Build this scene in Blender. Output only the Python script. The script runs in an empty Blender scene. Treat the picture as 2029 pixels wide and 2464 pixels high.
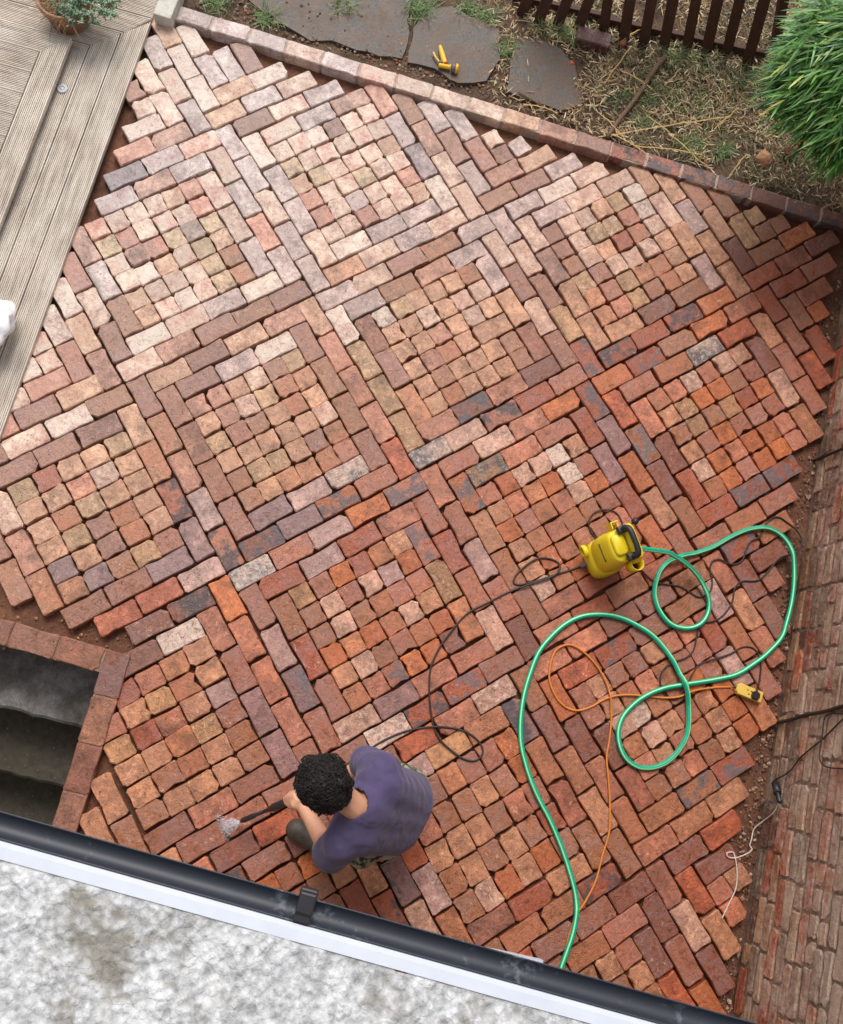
import bpy, bmesh, math, random
import numpy as np
from mathutils import Vector, Matrix

# ------------------------------------------------------------------ camera, light, exposure
scene = bpy.context.scene
COL = scene.collection
F_PX, CX, CY = 2206.84, 1014.5, 1232.0
CAM = Vector((0.8369, -1.0620, 4.4970))
ROT = Matrix(((0.49622963, 0.86035041, 0.11641871),
              (0.85704218, -0.46401228, -0.22398952),
              (-0.13868976, 0.21092599, -0.96761324)))
cam_data = bpy.data.cameras.new('camera')
cam = bpy.data.objects.new('camera', cam_data)
COL.objects.link(cam)
scene.camera = cam
cam_data.sensor_fit = 'VERTICAL'
cam_data.sensor_height = 24.0
cam_data.lens = F_PX / 2464.0 * 24.0
cam_data.clip_start = 0.05
cam_data.clip_end = 500
m4 = Matrix.Identity(4)
for i in range(3):
    m4[i][0] = ROT[0][i]
    m4[i][1] = -ROT[1][i]
    m4[i][2] = -ROT[2][i]
    m4[i][3] = CAM[i]
cam.matrix_world = m4

world = bpy.data.worlds.new('World')
scene.world = world
world.use_nodes = True
wn = world.node_tree
sky = wn.nodes.new('ShaderNodeTexSky')
sky.sky_type = 'NISHITA'
sky.sun_disc = False
SUN_EL, SUN_AZ = math.radians(54), math.radians(298)
sky.sun_elevation = SUN_EL
sky.sun_rotation = SUN_AZ
sky.air_density = 1.0
sky.dust_density = 3.0
hs = wn.nodes.new('ShaderNodeHueSaturation')
hs.inputs['Saturation'].default_value = 0.28
bg = wn.nodes['Background']
bg.inputs['Strength'].default_value = 0.12
wn.links.new(sky.outputs[0], hs.inputs['Color'])
wn.links.new(hs.outputs[0], bg.inputs['Color'])
sun_d = bpy.data.lights.new('sun', 'SUN')
sun_d.energy = 1.4
sun_d.angle = math.radians(26)
sun_d.color = (1.0, 0.97, 0.93)
sun = bpy.data.objects.new('sun', sun_d)
COL.objects.link(sun)
sd = Vector((math.sin(SUN_AZ) * math.cos(SUN_EL), math.cos(SUN_AZ) * math.cos(SUN_EL), math.sin(SUN_EL)))
sun.rotation_euler = sd.to_track_quat('Z', 'Y').to_euler()
sun.location = sd * 20
vs = scene.view_settings
vs.view_transform = 'Standard'
vs.look = 'None'
vs.gamma = 1.0
vs.exposure = 0.56
vs.use_curve_mapping = False

# ------------------------------------------------------------------ helpers
RNG = random.Random(7)


def ray(px, py):
    d = Vector(((px - CX) / F_PX, (py - CY) / F_PX, 1.0))
    return Vector([sum(ROT[r][c] * d[r] for r in range(3)) for c in range(3)])


def gp(px, py, z=0.0):
    """point of the place seen at photo pixel (px, py) on the level z"""
    d = ray(px, py)
    return CAM + d * ((z - CAM.z) / d.z)


def proj(p):
    q = ROT @ (Vector(p) - CAM)
    return (q.x / q.z * F_PX + CX, q.y / q.z * F_PX + CY)


def lin(c):
    return tuple((x / 255 / 12.92 if x / 255 <= 0.04045 else ((x / 255 + 0.055) / 1.055) ** 2.4) for x in c)


def mesh_obj(name, verts, faces, mat=None, parent=None, smooth=False):
    me = bpy.data.meshes.new(name)
    me.from_pydata([tuple(v) for v in verts], [], faces)
    me.update()
    return link(name, me, mat, parent, smooth)


def link(name, me, mat=None, parent=None, smooth=False):
    if mat is not None:
        me.materials.append(mat)
    if smooth:
        me.polygons.foreach_set('use_smooth', [True] * len(me.polygons))
    o = bpy.data.objects.new(name, me)
    COL.objects.link(o)
    if parent is not None:
        o.parent = parent
        o.matrix_parent_inverse = Matrix.Translation(parent.location).inverted()
    return o


def bm_obj(name, bm, mat=None, parent=None, smooth=False):
    me = bpy.data.meshes.new(name)
    bmesh.ops.recalc_face_normals(bm, faces=bm.faces)
    bm.to_mesh(me)
    bm.free()
    return link(name, me, mat, parent, smooth)


def empty(name, loc=(0, 0, 0)):
    o = bpy.data.objects.new(name, None)
    o.location = loc
    COL.objects.link(o)
    return o


def tag(o, label, cat, group=None):
    o['label'] = label
    o['category'] = cat
    if group:
        o['group'] = group
    return o


def struct(o, label=None):
    o['kind'] = 'structure'
    if label:
        o['label'] = label
    return o


# ------------------------------------------------------------------ materials
class NT:
    def __init__(self, name):
        self.m = bpy.data.materials.new(name)
        self.m.use_nodes = True
        self.t = self.m.node_tree
        self.b = self.t.nodes['Principled BSDF']

    def n(self, kind, **kw):
        nd = self.t.nodes.new('ShaderNode' + kind)
        for k, v in kw.items():
            if k in nd.inputs.keys():
                nd.inputs[k].default_value = v
            else:
                setattr(nd, k, v)
        return nd

    def l(self, a, b):
        self.t.links.new(a, b)

    def noise(self, scale, detail=4, rough=0.55, vec=None, dist=0.0):
        nd = self.n('TexNoise', Scale=scale, Detail=detail, Roughness=rough, Distortion=dist)
        if vec is not None:
            self.l(vec, nd.inputs['Vector'])
        return nd.outputs[0]

    def ramp(self, src, stops, interp='LINEAR'):
        nd = self.n('ValToRGB')
        nd.color_ramp.interpolation = interp
        e = nd.color_ramp.elements
        while len(e) < len(stops):
            e.new(0.5)
        for el, (p, c) in zip(e, stops):
            el.position = p
            el.color = (c, c, c, 1) if isinstance(c, (int, float)) else tuple(c) + (1,)
        self.l(src, nd.inputs[0])
        return nd.outputs[0]

    def mix(self, fac, a, b, mode='MIX'):
        nd = self.n('Mix', data_type='RGBA', blend_type=mode)
        for s, v in ((0, fac), (6, a), (7, b)):
            if isinstance(v, (int, float)):
                nd.inputs[s].default_value = v
            elif isinstance(v, tuple):
                nd.inputs[s].default_value = tuple(v) + (1,) * (4 - len(v))
            else:
                self.l(v, nd.inputs[s])
        return nd.outputs[2]

    def math(self, op, a, b=0.0):
        nd = self.n('Math', operation=op)
        for s, v in ((0, a), (1, b)):
            if isinstance(v, (int, float)):
                nd.inputs[s].default_value = v
            else:
                self.l(v, nd.inputs[s])
        return nd.outputs[0]

    def pos(self):
        return self.n('NewGeometry').outputs['Position']

    def objc(self):
        return self.n('TexCoord').outputs['Object']

    def color(self, c):
        if isinstance(c, tuple):
            self.b.inputs['Base Color'].default_value = tuple(c) + (1,)
        else:
            self.l(c, self.b.inputs['Base Color'])

    def rough(self, r):
        if isinstance(r, (int, float)):
            self.b.inputs['Roughness'].default_value = r
        else:
            self.l(r, self.b.inputs['Roughness'])

    def bump(self, h, dist=0.002, strength=1.0):
        nd = self.n('Bump', Strength=strength, Distance=dist)
        self.l(h, nd.inputs['Height'])
        self.l(nd.outputs[0], self.b.inputs['Normal'])
        return nd


def brick_material(name, gloss=0.48):
    """colours come from two attributes: col (body colour, alpha = lime crust) and col2 (burnt patch, alpha = how much)"""
    t = NT(name)
    a1 = t.n('Attribute', attribute_name='col')
    a2 = t.n('Attribute', attribute_name='col2')
    sd_ = t.n('Attribute', attribute_name='seed')
    ofs = t.n('VectorMath', operation='ADD')
    t.l(t.pos(), ofs.inputs[0])
    t.l(sd_.outputs['Vector'], ofs.inputs[1])
    v = ofs.outputs[0]
    n_big = t.noise(11, 2, 0.6, v)
    n_mid = t.noise(42, 4, 0.7, v, 0.5)
    n_fine = t.noise(190, 2, 0.7, v)
    vor = t.n('TexVoronoi', Scale=105.0)
    t.l(v, vor.inputs['Vector'])
    # body colour drifts lighter and darker across the face
    c = t.mix(0.75, a1.outputs['Color'], t.ramp(n_big, [(0.28, 0.24), (0.5, 0.5), (0.72, 0.76)]), 'OVERLAY')
    c = t.mix(0.75, c, t.ramp(n_mid, [(0.25, 0.22), (0.5, 0.5), (0.75, 0.80)]), 'OVERLAY')
    c = t.mix(0.45, c, t.ramp(n_fine, [(0.3, 0.22), (0.7, 0.8)]), 'OVERLAY')
    # burnt patch
    pm = t.ramp(t.math('ADD', n_big, t.math('MULTIPLY', t.math('SUBTRACT', n_mid, 0.5), 0.5)), [(0.42, 0.0), (0.57, 1.0)])
    c = t.mix(t.math('MULTIPLY', pm, a2.outputs['Alpha']), c, a2.outputs['Color'])
    # lime crust
    lsum = t.math('ADD', t.math('ADD', t.math('MULTIPLY', n_mid, 0.75), t.math('MULTIPLY', n_fine, 0.28)), t.math('MULTIPLY', a1.outputs['Alpha'], 0.26))
    lm = t.ramp(lsum, [(0.66, 0.0), (0.80, 1.0)])
    c = t.mix(t.math('MULTIPLY', lm, 0.7), c, lin((216, 196, 180)))
    # pits
    pit = t.ramp(t.math('ADD', vor.outputs['Distance'], t.math('MULTIPLY', n_mid, 0.9)), [(0.48, 1.0), (0.60, 0.0)])
    c = t.mix(t.math('MULTIPLY', pit, 0.62), c, lin((74, 46, 38)))
    t.color(c)
    t.rough(t.ramp(n_mid, [(0.3, gloss - 0.12), (0.7, gloss + 0.2)]))
    h = t.math('SUBTRACT', n_mid, t.math('MULTIPLY', pit, 0.45))
    t.bump(h, 0.007, 1.0)
    return t.m


M = {}
M['brick'] = brick_material('old_brick')

t = NT('red_sand')
p = t.pos()
n1, n2, n3 = t.noise(5, 5, 0.6, p), t.noise(45, 5, 0.7, p), t.noise(260, 3, 0.7, p)
c = t.ramp(n1, [(0.3, lin((92, 58, 42))), (0.7, lin((134, 90, 66)))])
c = t.mix(0.6, c, t.ramp(n2, [(0.3, 0.2), (0.7, 0.75)]), 'OVERLAY')
c = t.mix(0.4, c, t.ramp(n3, [(0.3, 0.2), (0.7, 0.8)]), 'OVERLAY')
t.color(c)
t.rough(0.9)
t.bump(t.math('ADD', n2, t.math('MULTIPLY', n3, 0.4)), 0.012)
M['sand'] = t.m

# ------------------------------------------------------------------ patio of reclaimed bricks
U = 0.11          # half-brick module, ten to a panel
T = 10 * U
CTRL = {(-2, 0): (512, 310), (-1, 1): (1170.9, 513), (-1, 0): (755, 709.5), (-1, -1): (299.4, 921.6),
        (0, 0): (1007.2, 1134.7), (0, 1): (1420.5, 911), (0, 2): (1813, 700.8), (0, -1): (545, 1379),
        (1, 0): (1266.4, 1595), (2, 0): (1550, 2090.7), (1, 1): (1689.7, 1343.7)}
ck = np.array([[k[0] * T, k[1] * T] for k in CTRL])
cd = np.array([[gp(*v).x - k[0] * T, gp(*v).y - k[1] * T] for k, v in CTRL.items()])


def tps(r):
    return np.where(r > 1e-9, r * r * np.log(np.maximum(r, 1e-9)), 0)


nC = len(ck)
K_ = tps(np.linalg.norm(ck[:, None] - ck[None], axis=2)) + np.eye(nC) * 0.02
Pm = np.c_[np.ones(nC), ck]
Wt = np.linalg.solve(np.block([[K_, Pm], [Pm.T, np.zeros((3, 3))]]), np.r_[cd, np.zeros((3, 2))])


def warp(x, y):
    r = np.hypot(ck[:, 0] - x, ck[:, 1] - y)
    d = tps(r) @ Wt[:nC] + np.array([1, x, y]) @ Wt[nC:]
    return x + d[0], y + d[1]


def inside(poly, x, y):
    r = False
    for k in range(len(poly)):
        (x1, y1), (x2, y2) = poly[k], poly[k - 1]
        if (y1 > y) != (y2 > y) and x < (x2 - x1) * (y - y1) / (y2 - y1) + x1:
            r = not r
    return r


FIELD = [(370, 48), (480, 70), (760, 190), (1010, 254), (1250, 336), (1450, 398), (1640, 445), (1860, 520), (2010, 560), (2029, 640),
         (1990, 720), (1968, 900), (1930, 1080), (1900, 1300), (1870, 1520), (1850, 1740), (1830, 1900), (1790, 2120), (1760, 2300),
         (1720, 2420), (1600, 2460), (700, 2300), (150, 2100), (190, 1890), (250, 1720), (290, 1580), (310, 1510), (160, 1500), (60, 1450), (-140, 1400),
         (-200, 1300), (-60, 1100), (70, 860), (200, 540), (300, 280)]


def pattern():
    """yield (tile, kind, slot, a0, b0, la, lb): brick footprints in half-brick modules, local to the panel"""
    for ti in range(-4, 4):
        for tj in range(-4, 4):
            even = (ti + tj) % 2 == 0
            for ring, (lo, n) in enumerate(((0, 10), (1, 8))):
                for s in range(n // 2):
                    for side in (0, 1):
                        w = lo if side == 0 else lo + n - 1
                        l = lo + 2 * s
                        f = (l, w, 2, 1) if even else (w, l, 1, 2)
                        yield (ti, tj), 'O' if ring == 0 else 'I', ('f', side, s), f
                for s in range(n // 2 - 1):
                    for side in (0, 1):
                        w = lo if side == 0 else lo + n - 1
                        l = lo + 1 + 2 * s
                        f = (w, l, 1, 2) if even else (l, w, 2, 1)
                        yield (ti, tj), 'O' if ring == 0 else 'I', ('s', side, s), f
            for a in range(6):
                for b in range(6):
                    yield (ti, tj), 'C', (a, b), (2 + a, 2 + b, 1, 1)


def brick_geo(rng, L, W, chip, broken=False):
    """outline and faces of one worn brick lying flat, centre at origin, top near z = 0"""
    hx, hy = L / 2, W / 2
    j = lambda s: rng.uniform(-s, s)
    r = [rng.uniform(0.004, 0.013) for _ in range(4)]
    if broken:
        r[rng.randrange(4)] = rng.uniform(0.008, 0.026)
    elif rng.random() < chip:
        r[rng.randrange(4)] = rng.uniform(0.014, 0.034)
    pts = []
    bad = rng.randrange(4)
    nl = 2 if L > 0.16 else 1
    ns = 2 if W > 0.16 else 1
    for k, (sx, sy) in enumerate(((-1, -1), (1, -1), (1, 1), (-1, 1))):
        cx_, cy_ = sx * hx, sy * hy
        e1 = (cx_, cy_ - sy * r[k]) if (k % 2 == 0) else (cx_ - sx * r[k], cy_)
        e2 = (cx_ - sx * r[k], cy_) if (k % 2 == 0) else (cx_, cy_ - sy * r[k])
        pts += [(e1[0] + j(0.002), e1[1] + j(0.002)), (e2[0] + j(0.002), e2[1] + j(0.002))]
        n = nl if k % 2 == 0 else ns
        nx_, ny_ = ((1, -1), (1, 1), (-1, 1), (-1, -1))[k]
        amp = (0.006 if k == bad else 0.0032) if broken else 0.0034
        for q in range(n):
            f = (q + 1) / (n + 1) + j(0.08)
            x = cx_ + (nx_ * hx - cx_) * f
            y = cy_ + (ny_ * hy - cy_) * f
            d = -abs(rng.gauss(0, amp))
            if k == 0: y -= d
            elif k == 1: x += d
            elif k == 2: y += d
            else: x -= d
            pts.append((x, y))
    n = len(pts)
    b = rng.uniform(0.0018, 0.0042)
    V = []
    for x, y in pts:
        l = math.hypot(x, y)
        ins = b + abs(rng.gauss(0, 0.0015))
        V.append((x - ins * (1 if x > 0 else -1) * min(1, abs(x) / hx * 1.0), y - ins * (1 if y > 0 else -1) * min(1, abs(y) / hy), j(0.0012)))
    for x, y in pts:
        V.append((x, y, -b * rng.uniform(0.9, 1.7)))
    for x, y in pts:
        V.append((x, y, -0.062))
    Fc = [tuple(range(n))]
    for k in range(n):
        k2 = (k + 1) % n
        Fc.append((n + k, n + k2, k2, k))
        Fc.append((2 * n + k, 2 * n + k2, n + k2, n + k))
    return V, Fc


# ---- colours read off the photograph, brick by brick (letters -> body colour)
PAL = {
    'p': (206, 178, 160), 'w': (212, 196, 182), 'g': (180, 166, 163), 'b': (126, 124, 132), 't': (188, 150, 122),
    'y': (164, 142, 108), 'o': (188, 114, 74), 'r': (162, 88, 70), 'd': (106, 78, 74), 'm': (154, 114, 100),
    'k': (92, 84, 84), 'n': (168, 124, 96), 's': (190, 132, 112),
}
PAL['e'] = (128, 92, 78)
# per panel: outer ring along u (two sides), outer along v, inner along u, inner along v, then the six rows of bats
COLOURS = {
    (-2, -1): ('xspm pgsg xxbgp pmmnm', 'mgn ppg xgmg wpgw', 'spppts ysppps pmsyky pwtpyt tpppyn tpwpyn'),
    (-2, 0): ('ggpgg xnmpp mpgx npgp', 'wggp sgbw pgm wgg', 'ppwmpp yppppp typppt sppypp spgpps ppsppt'),
    (-1, -1): ('mnmgS tsemr tmtm DbOs', 'eeem mnnm mgw bgW', 'mmtpny tmpynn ysntnt tttttp nyytmn ntnnns'),
    (-1, 0): ('wyyy pmpm gpmng WpSrs', 'emn gtd gnmg mDmd', 'wytttn ttptpp ttmtpt tmnttt tntttn tntttn'),
    (-1, 1): ('gpmyR ytgtt gwpx RrRo', 'pktt tptg gpp tdn', 'mpptyw mpyysw nptrnp ympppt nsynnt nsynnt'),
    (-1, -2): ('xxnn tnRb xmpwn xxrrg', 'xmnn xxx xmmd xmmb', 'xyrtty xttspt xtnytt xtymnt xbtknt xnbnym'),
    (0, -1): ('mgBs srsp WsgoS mwRRm', 'nrm Syn rgrm pbms', 'ymornt npspgo npnnss ononpt tpnsno nmOood'),
    (0, 0): ('mmgsd Rbots spmo srnr', 'Otnn rbro Yss mrr', 'soppwt tsnows osnmpo tnmnnm tonnns pnonns'),
    (0, 1): ('rNdn tsss oRnos mnsxx', 'sdr dpn snWr rDRx', 'nspspt tyoond nynyro tsosss posoos nosoos'),
    (0, -2): ('xxxxm ossss xxdD xmms', 'xxtn mmbb xkw mmm', 'xxxsnt xxtynt xyrmtg xttnym xtnntn xntttn'),
    (1, -1): ('xxBpn ndntn mrmp nnnR', 'xrgn Bndn gyn krt', 'nmnsmo snntno tttnss ntntnr npoton nsoton'),
    (1, 0): ('odmn gnss ssmmn mntox', 'mdd rgn rRmn nNRx', 'tnmtss tnsnss pwnnos nptsno stsnto nnsnto'),
    (2, -1): ('xxxx dmoo xxmmd xxxxx', 'xxx drn xxns xxxx', 'xxxnts xxnsnt nnnnnn nnnnnn nnnnnn nnnnnn'),
    (2, 0): ('kpdnn rxxxx drop xxxx', 'rtdn onnn drn nnn', 'stnnnn stnnnn nnnnnn nnnnnn nnnnnn nnnnnn'),
    (-1, 2): ('yntd nnnn pypyn rddRR', 'tny nnn pptt noyr', 'tpgsnr tppsnn nngtno nnnnoo yssnnn nnnonn'),
}


def zone_letter(px, py, half, rng):
    warm = min(1.0, max(0.0, (px * 0.45 + py * 0.75 - 620) / 900.0))
    if rng.random() > warm:
        return rng.choice('ppptwgsm' if half else 'ppggwmts')
    return rng.choice('ntsostrm' if half else 'rmsndotRm')


def letter_of(tile, kind, slot, px, py, rng):
    tab = COLOURS.get(tile)
    half = kind == 'C'
    if tab:
        if half:
            L = tab[2].split()[slot[0]][slot[1]]
        else:
            even = (tile[0] + tile[1]) % 2 == 0
            along_u = (slot[0] == 'f') == even
            row = tab[0 if kind == 'O' else 1].split()[(0 if along_u else 2) + slot[1]]
            L = row[slot[2]] if slot[2] < len(row) else 'x'
        if L != 'x':
            return L
    return zone_letter(px, py, half, rng)


def brick_colour(L, px, py, rng):
    """body colour, lime crust, burnt colour, burnt amount"""
    body = lin(PAL[L.lower()])
    k = rng.uniform(0.88, 1.10)
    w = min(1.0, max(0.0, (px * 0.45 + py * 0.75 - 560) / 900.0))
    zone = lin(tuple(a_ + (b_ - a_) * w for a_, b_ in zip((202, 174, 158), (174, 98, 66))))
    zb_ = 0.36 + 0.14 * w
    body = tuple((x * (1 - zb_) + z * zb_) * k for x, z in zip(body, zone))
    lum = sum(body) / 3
    k2 = 1.07 - 0.22 * w                 # dust plus painted sky sheen lighten far bricks; scrubbed wet ones darker near the washer
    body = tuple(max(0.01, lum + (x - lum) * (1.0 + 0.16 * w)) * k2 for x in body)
    crust = {'w': 0.75, 'p': 0.38, 'g': 0.25, 'y': 0.3, 't': 0.2}.get(L.lower(), 0.1) + rng.uniform(-0.15, 0.2)
    patch = lin(rng.choice([(84, 78, 82), (66, 60, 62), (100, 86, 88)]))
    amount = 0.9 if L.isupper() else (0.45 if L in 'mrdsbn' and rng.random() < 0.6 else (0.2 if rng.random() < 0.3 else 0.0))
    if L in 'on' and rng.random() < 0.3:
        patch = lin((150, 84, 62))
        amount = 0.5
    return body, crust, patch, amount


patio = empty('brick_patio')
struct(patio)
DEBUG_IDS = False


def brick_attrs(me, body, crust, patch, amount, seed):
    n = len(me.vertices)
    for nm, val in (('col', (*body, crust)), ('col2', (*patch, amount))):
        at = me.attributes.new(nm, 'FLOAT_COLOR', 'POINT')
        at.data.foreach_set('color', list(val) * n)
    at = me.attributes.new('seed', 'FLOAT_VECTOR', 'POINT')
    at.data.foreach_set('vector', list(seed) * n)


WIDE = {(-1, -2): (3.3, 9.0), (0, -2): (2.15, 8.0)}     # panels laid with five longer bats to the row
TALL = {(1, -1): 5}                                     # panel laid with five longer bats to the column
bricks = []
brng = random.Random(11)
for tile, kind, slot, (a, b, la, lb) in pattern():
    if tile == (-3, 0) and kind == 'C':          # the far corner was filled with whole bricks
        if slot[0] % 2:
            continue
        kind, slot, la = 'I', ('s', 0, 9), 2
    if tile in WIDE:
        lo, hi = WIDE[tile]
        if kind == 'C':
            if slot[1] == 0:
                continue
            lb = (hi - lo) / 5
            b = lo + (slot[1] - 1) * lb
        elif tile == (-1, -2):
            if kind == 'I' and la == 2 and b == 8:
                continue
            if la == 2 and b < 2:
                b += 1.3
    if tile in TALL and kind == 'C':
        if slot[0] == 5:
            continue
        la = 6 / 5
        a = 2 + slot[0] * la
    if kind == 'C' and tile not in WIDE and tile not in TALL:
        # bats are broken bricks: lengths wander
        r2 = random.Random(hash((tile, slot)) & 0xffff)
        if (tile[0] + tile[1]) % 2:
            st = random.Random(tile[0] * 31 + tile[1] * 7 + slot[0]).uniform(-0.12, 0.12)
        else:
            st = random.Random(tile[0] * 31 + tile[1] * 7 + slot[1] * 3).uniform(-0.12, 0.12)
    cx_ = tile[0] * T + (a + la / 2) * U
    cy_ = tile[1] * T + (b + lb / 2) * U
    wx, wy = warp(cx_, cy_)
    px, py = proj((wx, wy, 0))
    if not inside(FIELD, px, py):
        continue
    if px < -90 or px > 2110 or py > 2464:
        continue
    bricks.append((tile, kind, slot, a, b, la, lb, wx, wy, px, py))


def brick_score(q):
    d = (CAM - Vector((q[7], q[8], 0))).length
    edge = 0 if (0 < q[9] < 2029 and 0 < q[10] < 2464) else 1
    return (edge, d)


SINGLES = set()
for k in (True, False):
    kin = sorted([n for n, q in enumerate(bricks) if (q[1] == 'C') == k], key=lambda n: brick_score(bricks[n]))
    SINGLES |= set(kin[:300])
rest = {True: ([], [], []), False: ([], [], [])}
for nb, (tile, kind, slot, a, b, la, lb, wx, wy, px, py) in enumerate(bricks):
    half = kind == 'C'
    gmin, gmax = (0.000, 0.006) if half else (0.003, 0.008)
    V, Fc = brick_geo(brng, la * U - brng.uniform(gmin, gmax), lb * U - brng.uniform(gmin, gmax), 0.3, half)
    ax, ay = warp(tile[0] * T + (a + la / 2 + .5) * U, tile[1] * T + (b + lb / 2) * U)
    ang = math.atan2(ay - wy, ax - wx) + brng.gauss(0, 0.03 if half else 0.016)
    dz = brng.uniform(-0.007, 0.004) if half else brng.uniform(-0.004, 0.003)
    loc = Vector((wx + brng.gauss(0, 0.002), wy + brng.gauss(0, 0.002), dz))
    rot = (brng.gauss(0, 0.02 if half else 0.012), brng.gauss(0, 0.02 if half else 0.012), ang)
    L = letter_of(tile, kind, slot, px, py, brng)
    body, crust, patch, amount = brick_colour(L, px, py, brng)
    seed = (brng.uniform(0, 50), brng.uniform(0, 50), brng.uniform(0, 50))
    if nb in SINGLES:
        me = bpy.data.meshes.new('half_brick' if half else 'brick')
        me.from_pydata(V, [], Fc)
        brick_attrs(me, body, crust, patch, amount, seed)
        o = link('half_brick' if half else 'brick', me, M['brick'], patio)
        o.location = loc
        o.rotation_euler = rot
    else:
        from mathutils import Euler
        mt = Matrix.Translation(loc) @ Euler(rot).to_matrix().to_4x4()
        rv, rf, ra = rest[half]
        off = len(rv)
        rv += [mt @ Vector(v) for v in V]
        rf += [tuple(i + off for i in f) for f in Fc]
        ra += [(body, crust, patch, amount, seed)] * len(V)
for half, (rv, rf, ra) in rest.items():
    if not rv:
        continue
    me = bpy.data.meshes.new('x')
    me.from_pydata([tuple(v) for v in rv], [], rf)
    for nm, vals in (('col', [(*q[0], q[1]) for q in ra]), ('col2', [(*q[2], q[3]) for q in ra])):
        me.attributes.new(nm, 'FLOAT_COLOR', 'POINT').data.foreach_set('color', np.array(vals).ravel())
    me.attributes.new('seed', 'FLOAT_VECTOR', 'POINT').data.foreach_set('vector', np.array([q[4] for q in ra]).ravel())
    o = link('far_half_bricks' if half else 'far_bricks', me, M['brick'], patio)
    o['kind'] = 'stuff'

# ------------------------------------------------------------------ more materials


def simple(name, c, rough=0.6, var=0.35, scale=30.0, bump=0.0, spec=None, use_obj=False):
    t = NT(name)
    v = t.objc() if use_obj else t.pos()
    n = t.noise(scale, 4, 0.6, v)
    t.color(t.mix(var, lin(c), t.ramp(n, [(0.25, 0.25), (0.75, 0.78)]), 'OVERLAY'))
    t.rough(rough)
    if bump:
        t.bump(n, bump)
    if spec is not None:
        t.b.inputs['Specular IOR Level'].default_value = spec
    return t.m


def attr_mat(name, rough=0.7, var=0.4, scale=120.0, bump=0.0, trans=0.0):
    t = NT(name)
    a1 = t.n('Attribute', attribute_name='col')
    n = t.noise(scale, 3, 0.6, t.pos())
    t.color(t.mix(var, a1.outputs['Color'], t.ramp(n, [(0.25, 0.25), (0.75, 0.78)]), 'OVERLAY'))
    t.rough(rough)
    if bump:
        t.bump(n, bump)
    if trans:
        t.b.inputs['Transmission Weight'].default_value = 0.0
        t.b.inputs['Subsurface Weight'].default_value = 0.0
    return t.m


def set_col(me, cols):
    at = me.attributes.new('col', 'FLOAT_COLOR', 'POINT')
    at.data.foreach_set('color', np.array([(c[0], c[1], c[2], 1.0) for c in cols], dtype=float).ravel())


# weathered grey decking
t = NT('weathered_deck')
p = t.objc()
sep = t.n('Mapping')
sep.inputs['Scale'].default_value = (1.2, 14.0, 6.0)
t.l(p, sep.inputs['Vector'])
n1 = t.noise(3.0, 4, 0.6, sep.outputs[0])
n2 = t.noise(5.0, 4, 0.65, t.pos())
n3 = t.noise(140, 2, 0.6, t.pos())
c = t.ramp(n1, [(0.3, lin((172, 160, 146))), (0.55, lin((208, 196, 182))), (0.75, lin((224, 213, 200)))])
c = t.mix(0.5, c, t.ramp(n2, [(0.3, 0.3), (0.7, 0.68)]), 'OVERLAY')
c = t.mix(0.3, c, t.ramp(n3, [(0.3, 0.3), (0.7, 0.7)]), 'OVERLAY')
t.color(c)
t.rough(0.75)
t.bump(n3, 0.001)
M['deck'] = t.m
M['deck_side'] = simple('deck_frame', (96, 74, 58), 0.8, 0.5, 18)

t = NT('garden_soil')
p = t.pos()
n1, n2, n3 = t.noise(4, 4, 0.6, p), t.noise(40, 4, 0.7, p), t.noise(220, 3, 0.7, p)
c = t.ramp(n1, [(0.3, lin((82, 62, 48))), (0.6, lin((120, 96, 74))), (0.75, lin((104, 66, 48)))])
c = t.mix(0.75, c, t.ramp(n2, [(0.3, 0.2), (0.7, 0.78)]), 'OVERLAY')
c = t.mix(0.5, c, t.ramp(n3, [(0.3, 0.2), (0.7, 0.8)]), 'OVERLAY')
t.color(c)
t.rough(0.92)
t.bump(t.math('ADD', n2, t.math('MULTIPLY', n3, 0.5)), 0.02)
M['soil'] = t.m

t = NT('wet_slate')
p = t.pos()
n1, n2, n4 = t.noise(6, 4, 0.6, p), t.noise(55, 5, 0.7, p), t.noise(10, 5, 0.75, p, 0.5)
c = t.ramp(n1, [(0.3, lin((74, 65, 58))), (0.7, lin((108, 97, 88)))])
c = t.mix(0.6, c, t.ramp(n2, [(0.3, 0.25), (0.7, 0.75)]), 'OVERLAY')
c = t.mix(t.math('MULTIPLY', t.ramp(n4, [(0.46, 0.0), (0.60, 1.0)]), 0.85), c, lin((104, 80, 62)))
t.color(c)
t.rough(t.ramp(n1, [(0.35, 0.34), (0.65, 0.66)]))
t.bump(n2, 0.006)
M['slate'] = t.m

t = NT('stained_concrete')
p = t.pos()
n1, n2, n3 = t.noise(4.5, 4, 0.65, p), t.noise(28, 5, 0.7, p), t.noise(160, 3, 0.7, p)
c = t.ramp(n1, [(0.28, lin((74, 62, 50))), (0.45, lin((92, 87, 82))), (0.62, lin((134, 129, 126))), (0.75, lin((80, 80, 64)))])
c = t.mix(0.6, c, t.ramp(n2, [(0.3, 0.22), (0.7, 0.72)]), 'OVERLAY')
c = t.mix(0.4, c, t.ramp(n3, [(0.3, 0.25), (0.7, 0.8)]), 'OVERLAY')
t.color(c)
t.rough(0.7)
t.bump(t.math('ADD', n2, t.math('MULTIPLY', n3, 0.3)), 0.008)
M['concrete'] = t.m

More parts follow.
